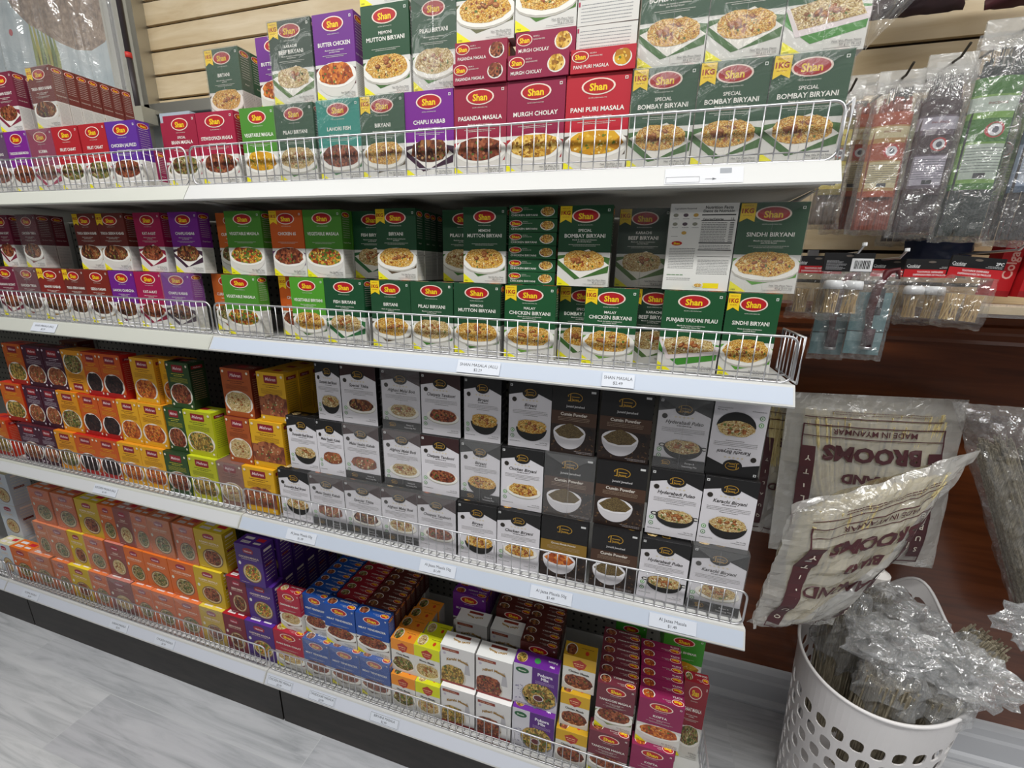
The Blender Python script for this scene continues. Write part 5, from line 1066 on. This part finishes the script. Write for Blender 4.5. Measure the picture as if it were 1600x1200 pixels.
# coir brush heads in crumpled film
def rod(mb, a, b, r0_, r1_, m, rnd, n=90, spread=1.0):
    a, b = Vector(a), Vector(b); ax = (b-a).normalized(); q = ax.cross(Vector((0, 1, .2))).normalized(); p = ax.cross(q)
    for k in range(n):
        th = rnd.uniform(0, 2*pi); rr = math.sqrt(rnd.random())
        o0 = (q*cos(th)+p*sin(th))*r0_*rr; o1 = (q*cos(th+rnd.uniform(-.2, .2))+p*sin(th))*r1_*rr*spread
        mb.tube([a+o0, (a+b)/2+(o0+o1)/2, b+o1+ax*rnd.uniform(-.02, .01)], .0022, m, 4)
def blob(c, rx, ry, rz, seed, m, nu=26, nv=18, amp=.35, flare=None):
    vs = []; c = Vector(c)
    for j in range(nv+1):
        ph = pi*j/nv-pi/2
        for i in range(nu):
            th = 2*pi*i/nu; d = Vector((cos(ph)*cos(th), cos(ph)*sin(th), sin(ph)))
            k = 1+amp*noise.noise(d*2.2+Vector((seed, 0, 0)))+amp*.55*noise.noise(d*6+Vector((0, seed, 0)))+amp*.3*abs(noise.noise(d*13+Vector((seed, seed, 0))))
            vs.append(c+Vector((d.x*rx*k, d.y*ry*k, d.z*rz*k)))
    return vs, [(j*nu+i, j*nu+(i+1) % nu, (j+1)*nu+(i+1) % nu, (j+1)*nu+i) for j in range(nv) for i in range(nu)]
def whisk(label, base, top, r0_, r1_, seed, film_c, film_r, cap=None):
    rnd = random.Random(seed); t = thing('coir_broom', label, 'broom', base, 0, 'film-wrapped brooms in the basket'); B_ = Vector(base)
    mb = MB(); rod(mb, (0, 0, 0), Vector(top)-B_, r0_, r1_, 'coir', rnd, 150); mb.tube([(0, 0, 0), Vector(top)-B_-(Vector(top)-B_)*.05], [r0_*.85, r1_*.85], 'coir', 14); mb.build('bristles', t)
    mb = MB(); vs, fs = blob(Vector(film_c)-B_, *film_r, seed, 'crumpled_film'); mb.add(vs, fs, 'crumpled_film'); mb.build('film_wrap', t)
    if cap:
        mb = MB(); vs, fs = blob(Vector(cap[0])-B_, *cap[1], seed+5, 'crumpled_film', amp=.6); mb.add(vs, fs, 'crumpled_film'); mb.build('film_tail', t)
whisk('coir broom at the left inside the basket, under the printed bag', (1.555, .34, .25), (1.535, .33, .60), .045, .05, 3, (1.545, .33, .54), (.065, .06, .11))
whisk('coir broom at the front centre of the basket, fibres fanned out', (1.575, .215, .25), (1.585, .205, .56), .045, .052, 5, (1.59, .21, .52), (.062, .055, .09), ((1.60, .25, .60), (.085, .06, .045)))
whisk('coir broom at the front right of the basket', (1.665, .245, .25), (1.69, .235, .53), .042, .05, 8, (1.69, .235, .50), (.062, .055, .08), ((1.74, .24, .575), (.085, .06, .045)))
whisk('coir broom leaning right out of the basket, film tail flaring', (1.70, .37, .25), (1.83, .34, .60), .036, .04, 12, (1.80, .335, .53), (.06, .045, .07), ((1.90, .33, .665), (.07, .03, .055)))
whisk('coir broom at the back of the basket, mostly hidden in film', (1.635, .42, .25), (1.64, .41, .60), .042, .048, 15, (1.655, .40, .58), (.07, .05, .07), ((1.70, .36, .585), (.075, .05, .035)))

# printed bags of grass brooms, heads up
def printed_bag(name, label, O, Ux, Vy, bulge, seed, lines, sub=True, quality_left=True, wave=.006):
    """O bottom-left, Ux and Vy span the bag; printing is upside down"""
    O = Vector(O); Ux = Vector(Ux); Vy = Vector(Vy); N = Ux.cross(Vy).normalized(); XC = Vector(lines.get('tr', (0, 0, 0))); Wd, Hd = Ux.length, Vy.length
    base = O+Ux*.5
    def fn(u, v, l, s=-1):
        a, b_ = u/Wd, v/Hd; e = max(0, 1-abs(2*a-1)**3)*max(0, 1-abs(2*b_-1)**4)
        d = bulge*e+wave*(noise.noise(Vector((a*5+seed, b_*6, seed)))+.5*noise.noise(Vector((a*14, b_*17+seed, 1))))
        taper = 1 if not lines.get('taper') else 1-lines['taper']*(1-b_)
        p = O+Ux*a+Vy*b_+XC*(a*b_)
        if lines.get('shear'): p += Vector(lines['shear'])*(a*(1-a)*4*b_)
        return p + N*(d*(1 if s < 0 else -1)*1.0 + (l*EPS*2 if s < 0 else 0)) - base
    t = thing(name, label, 'printed broom bag', base, 0)
    nu, nv = 30, 34; mb = MB()
    for s in (-1, 1):
        vs = [fn(Wd*i/nu, Hd*j/nv, 0, s) for j in range(nv+1) for i in range(nu+1)]
        fs = [(j*(nu+1)+i, j*(nu+1)+i+1, (j+1)*(nu+1)+i+1, (j+1)*(nu+1)+i) for j in range(nv) for i in range(nu)]
        mb.add(vs, fs if s < 0 else [f[::-1] for f in fs], 'milky_bag')
    mb.build('bag', t, smooth=False)
    # straw inside
    mb = MB(); rnd = random.Random(seed)
    for k in range(700):
        a = rnd.uniform(.1, .9); q = rnd.uniform(-.5, .5)
        p0 = fn(Wd*(.5+(a-.5)*.25), Hd*.04, 0)*0.5+fn(Wd*(.5+(a-.5)*.25), Hd*.04, 0, 1)*.5; p1 = fn(Wd*a, Hd*rnd.uniform(.82, .93), 0)*(.5+q)+fn(Wd*a, Hd*.88, 0, 1)*(.5-q); pm = fn(Wd*(.5+(a-.5)*.8), Hd*.5, 0)*(.5+q*.8)+fn(Wd*(.5+(a-.5)*.8), Hd*.5, 0, 1)*(.5-q*.8)
        mb.tube([p0, pm, p1], .0028, 'straw', 4)
    mb.build('straw', t)
    # printing, upside down
    mb = MB(); K = '#4a262a'
    F = Face(mb, (0, 0, 0), (1, 0, 0), (0, 0, 1), fn=lambda u, v, l: fn(Wd-u, Hd-v, l+8)); S = Wd/.36
    def R_(u0, v0, u1, v1, c=K): F.rect(u0*Wd, v0*Hd, u1*Wd, v1*Hd, c, 2, max(1, int(abs(u1-u0)*24)), max(1, int(abs(v1-v0)*24)))
    # frame (v measured from the printed bottom = bag top)
    R_(.10, .17, .90, .176); R_(.12, .125, .9, .13); R_(.10, .17, .108, .97); R_(.892, .17, .9, .97); R_(.10, .235, .9, .240); R_(.1, .96, .9, .968)
    F.text('MADE IN MYANMAR', Wd*.5, Hd*.205, .0135*S, K, 3, off=.015, maxw=Wd*.52)
    F.text('BROOMS', Wd*.5, Hd*.33, .036*S, K, 3, off=.05, maxw=Wd*.66); F.text('BRAND', Wd*.5, Hd*.475, .024*S, K, 3, off=.05, maxw=Wd*.38); F.text('DIAMOND', Wd*.5, Hd*.64, .034*S, K, 3, off=.03, maxw=Wd*.70)
    for uu, word in ((.145, 'SUPERIOR'), (.855, 'QUALITY')):
        R_(uu-.038, .30, uu+.038, .93)
        for i, ch in enumerate(word): F.text(ch, Wd*uu, Hd*(.91-.58*(i+.5)/len(word)), .013*S, '#cfc6b8', 5, off=.02)
    for k in range(5): F.words(Wd*.2, Wd*.75, Hd*(.105-.012*k), .0016, K, rnd, 3) if k < 2 else None
    mb.build('print', t)
    return t
printed_bag('broom_bag', 'rear milky bag printed upside down BROOMS against the wood panel', (1.385, .465, .66), (.39, .02, .015), (-.02, .02, .46), .028, 2.2, {})
printed_bag('broom_bag', 'far left milky bag of brooms tucked behind the third shelf end', (1.33, .548, .66), (.25, .0, 0), (-.01, .0, .44), .010, 7.7, {})
printed_bag('broom_bag', 'front tilted milky bag printed upside down BROOMS above the basket', (1.255, .09, .70), (.195, .12, -.045), (.045, .03, .275), .04, 5.5, {'tr': (.15, .02, .16)}, wave=.012)
# rear bundle at the right edge
t = thing('coir_broom', 'tall film-wrapped broom bundle at the right edge of the photo', 'broom', (2.11, .45, .45)); mb = MB(); rnd = random.Random(44)
for dx in (-.035, .05):
    rod(mb, (dx, 0, 0), (dx-.29, -.01, .60), .045, .032, 'coir', rnd, 120); mb.tube([(dx, 0, 0), (dx-.28, -.01, .57)], [.04, .028], 'coir', 10)
mb.build('bristles', t)
mb = MB(); vs, fs = pillow(.21, .69, .10, 16, 40, seed=61, amp=.02, flat=.1, top_flat=.1)
mb.add([(a-.47*c+.01, b, c) for a, b, c in vs], fs, 'clear_bag'); mb.build('film_wrap', t)
mb = MB(); mb.tube([(0, 0, 0), (0, 0, .12), (0, 0, .13), (0, 0, .155), (0, 0, .16)], [.035, .035, .018, .018, .02], '#e8e4e0', 16); F = Face(mb, (-.02, -.036, .03), (1, 0, 0), (0, 0, 1))
for k in range(4): F.rect(0, .012*k, .03, .012*k+.006, '#d0522c', 1)
tag(mb.build('spray_bottle', smooth=False, loc=(1.665, .50, .505)), 'white bottle with orange stripes behind the tilted broom bag', 'bottle')
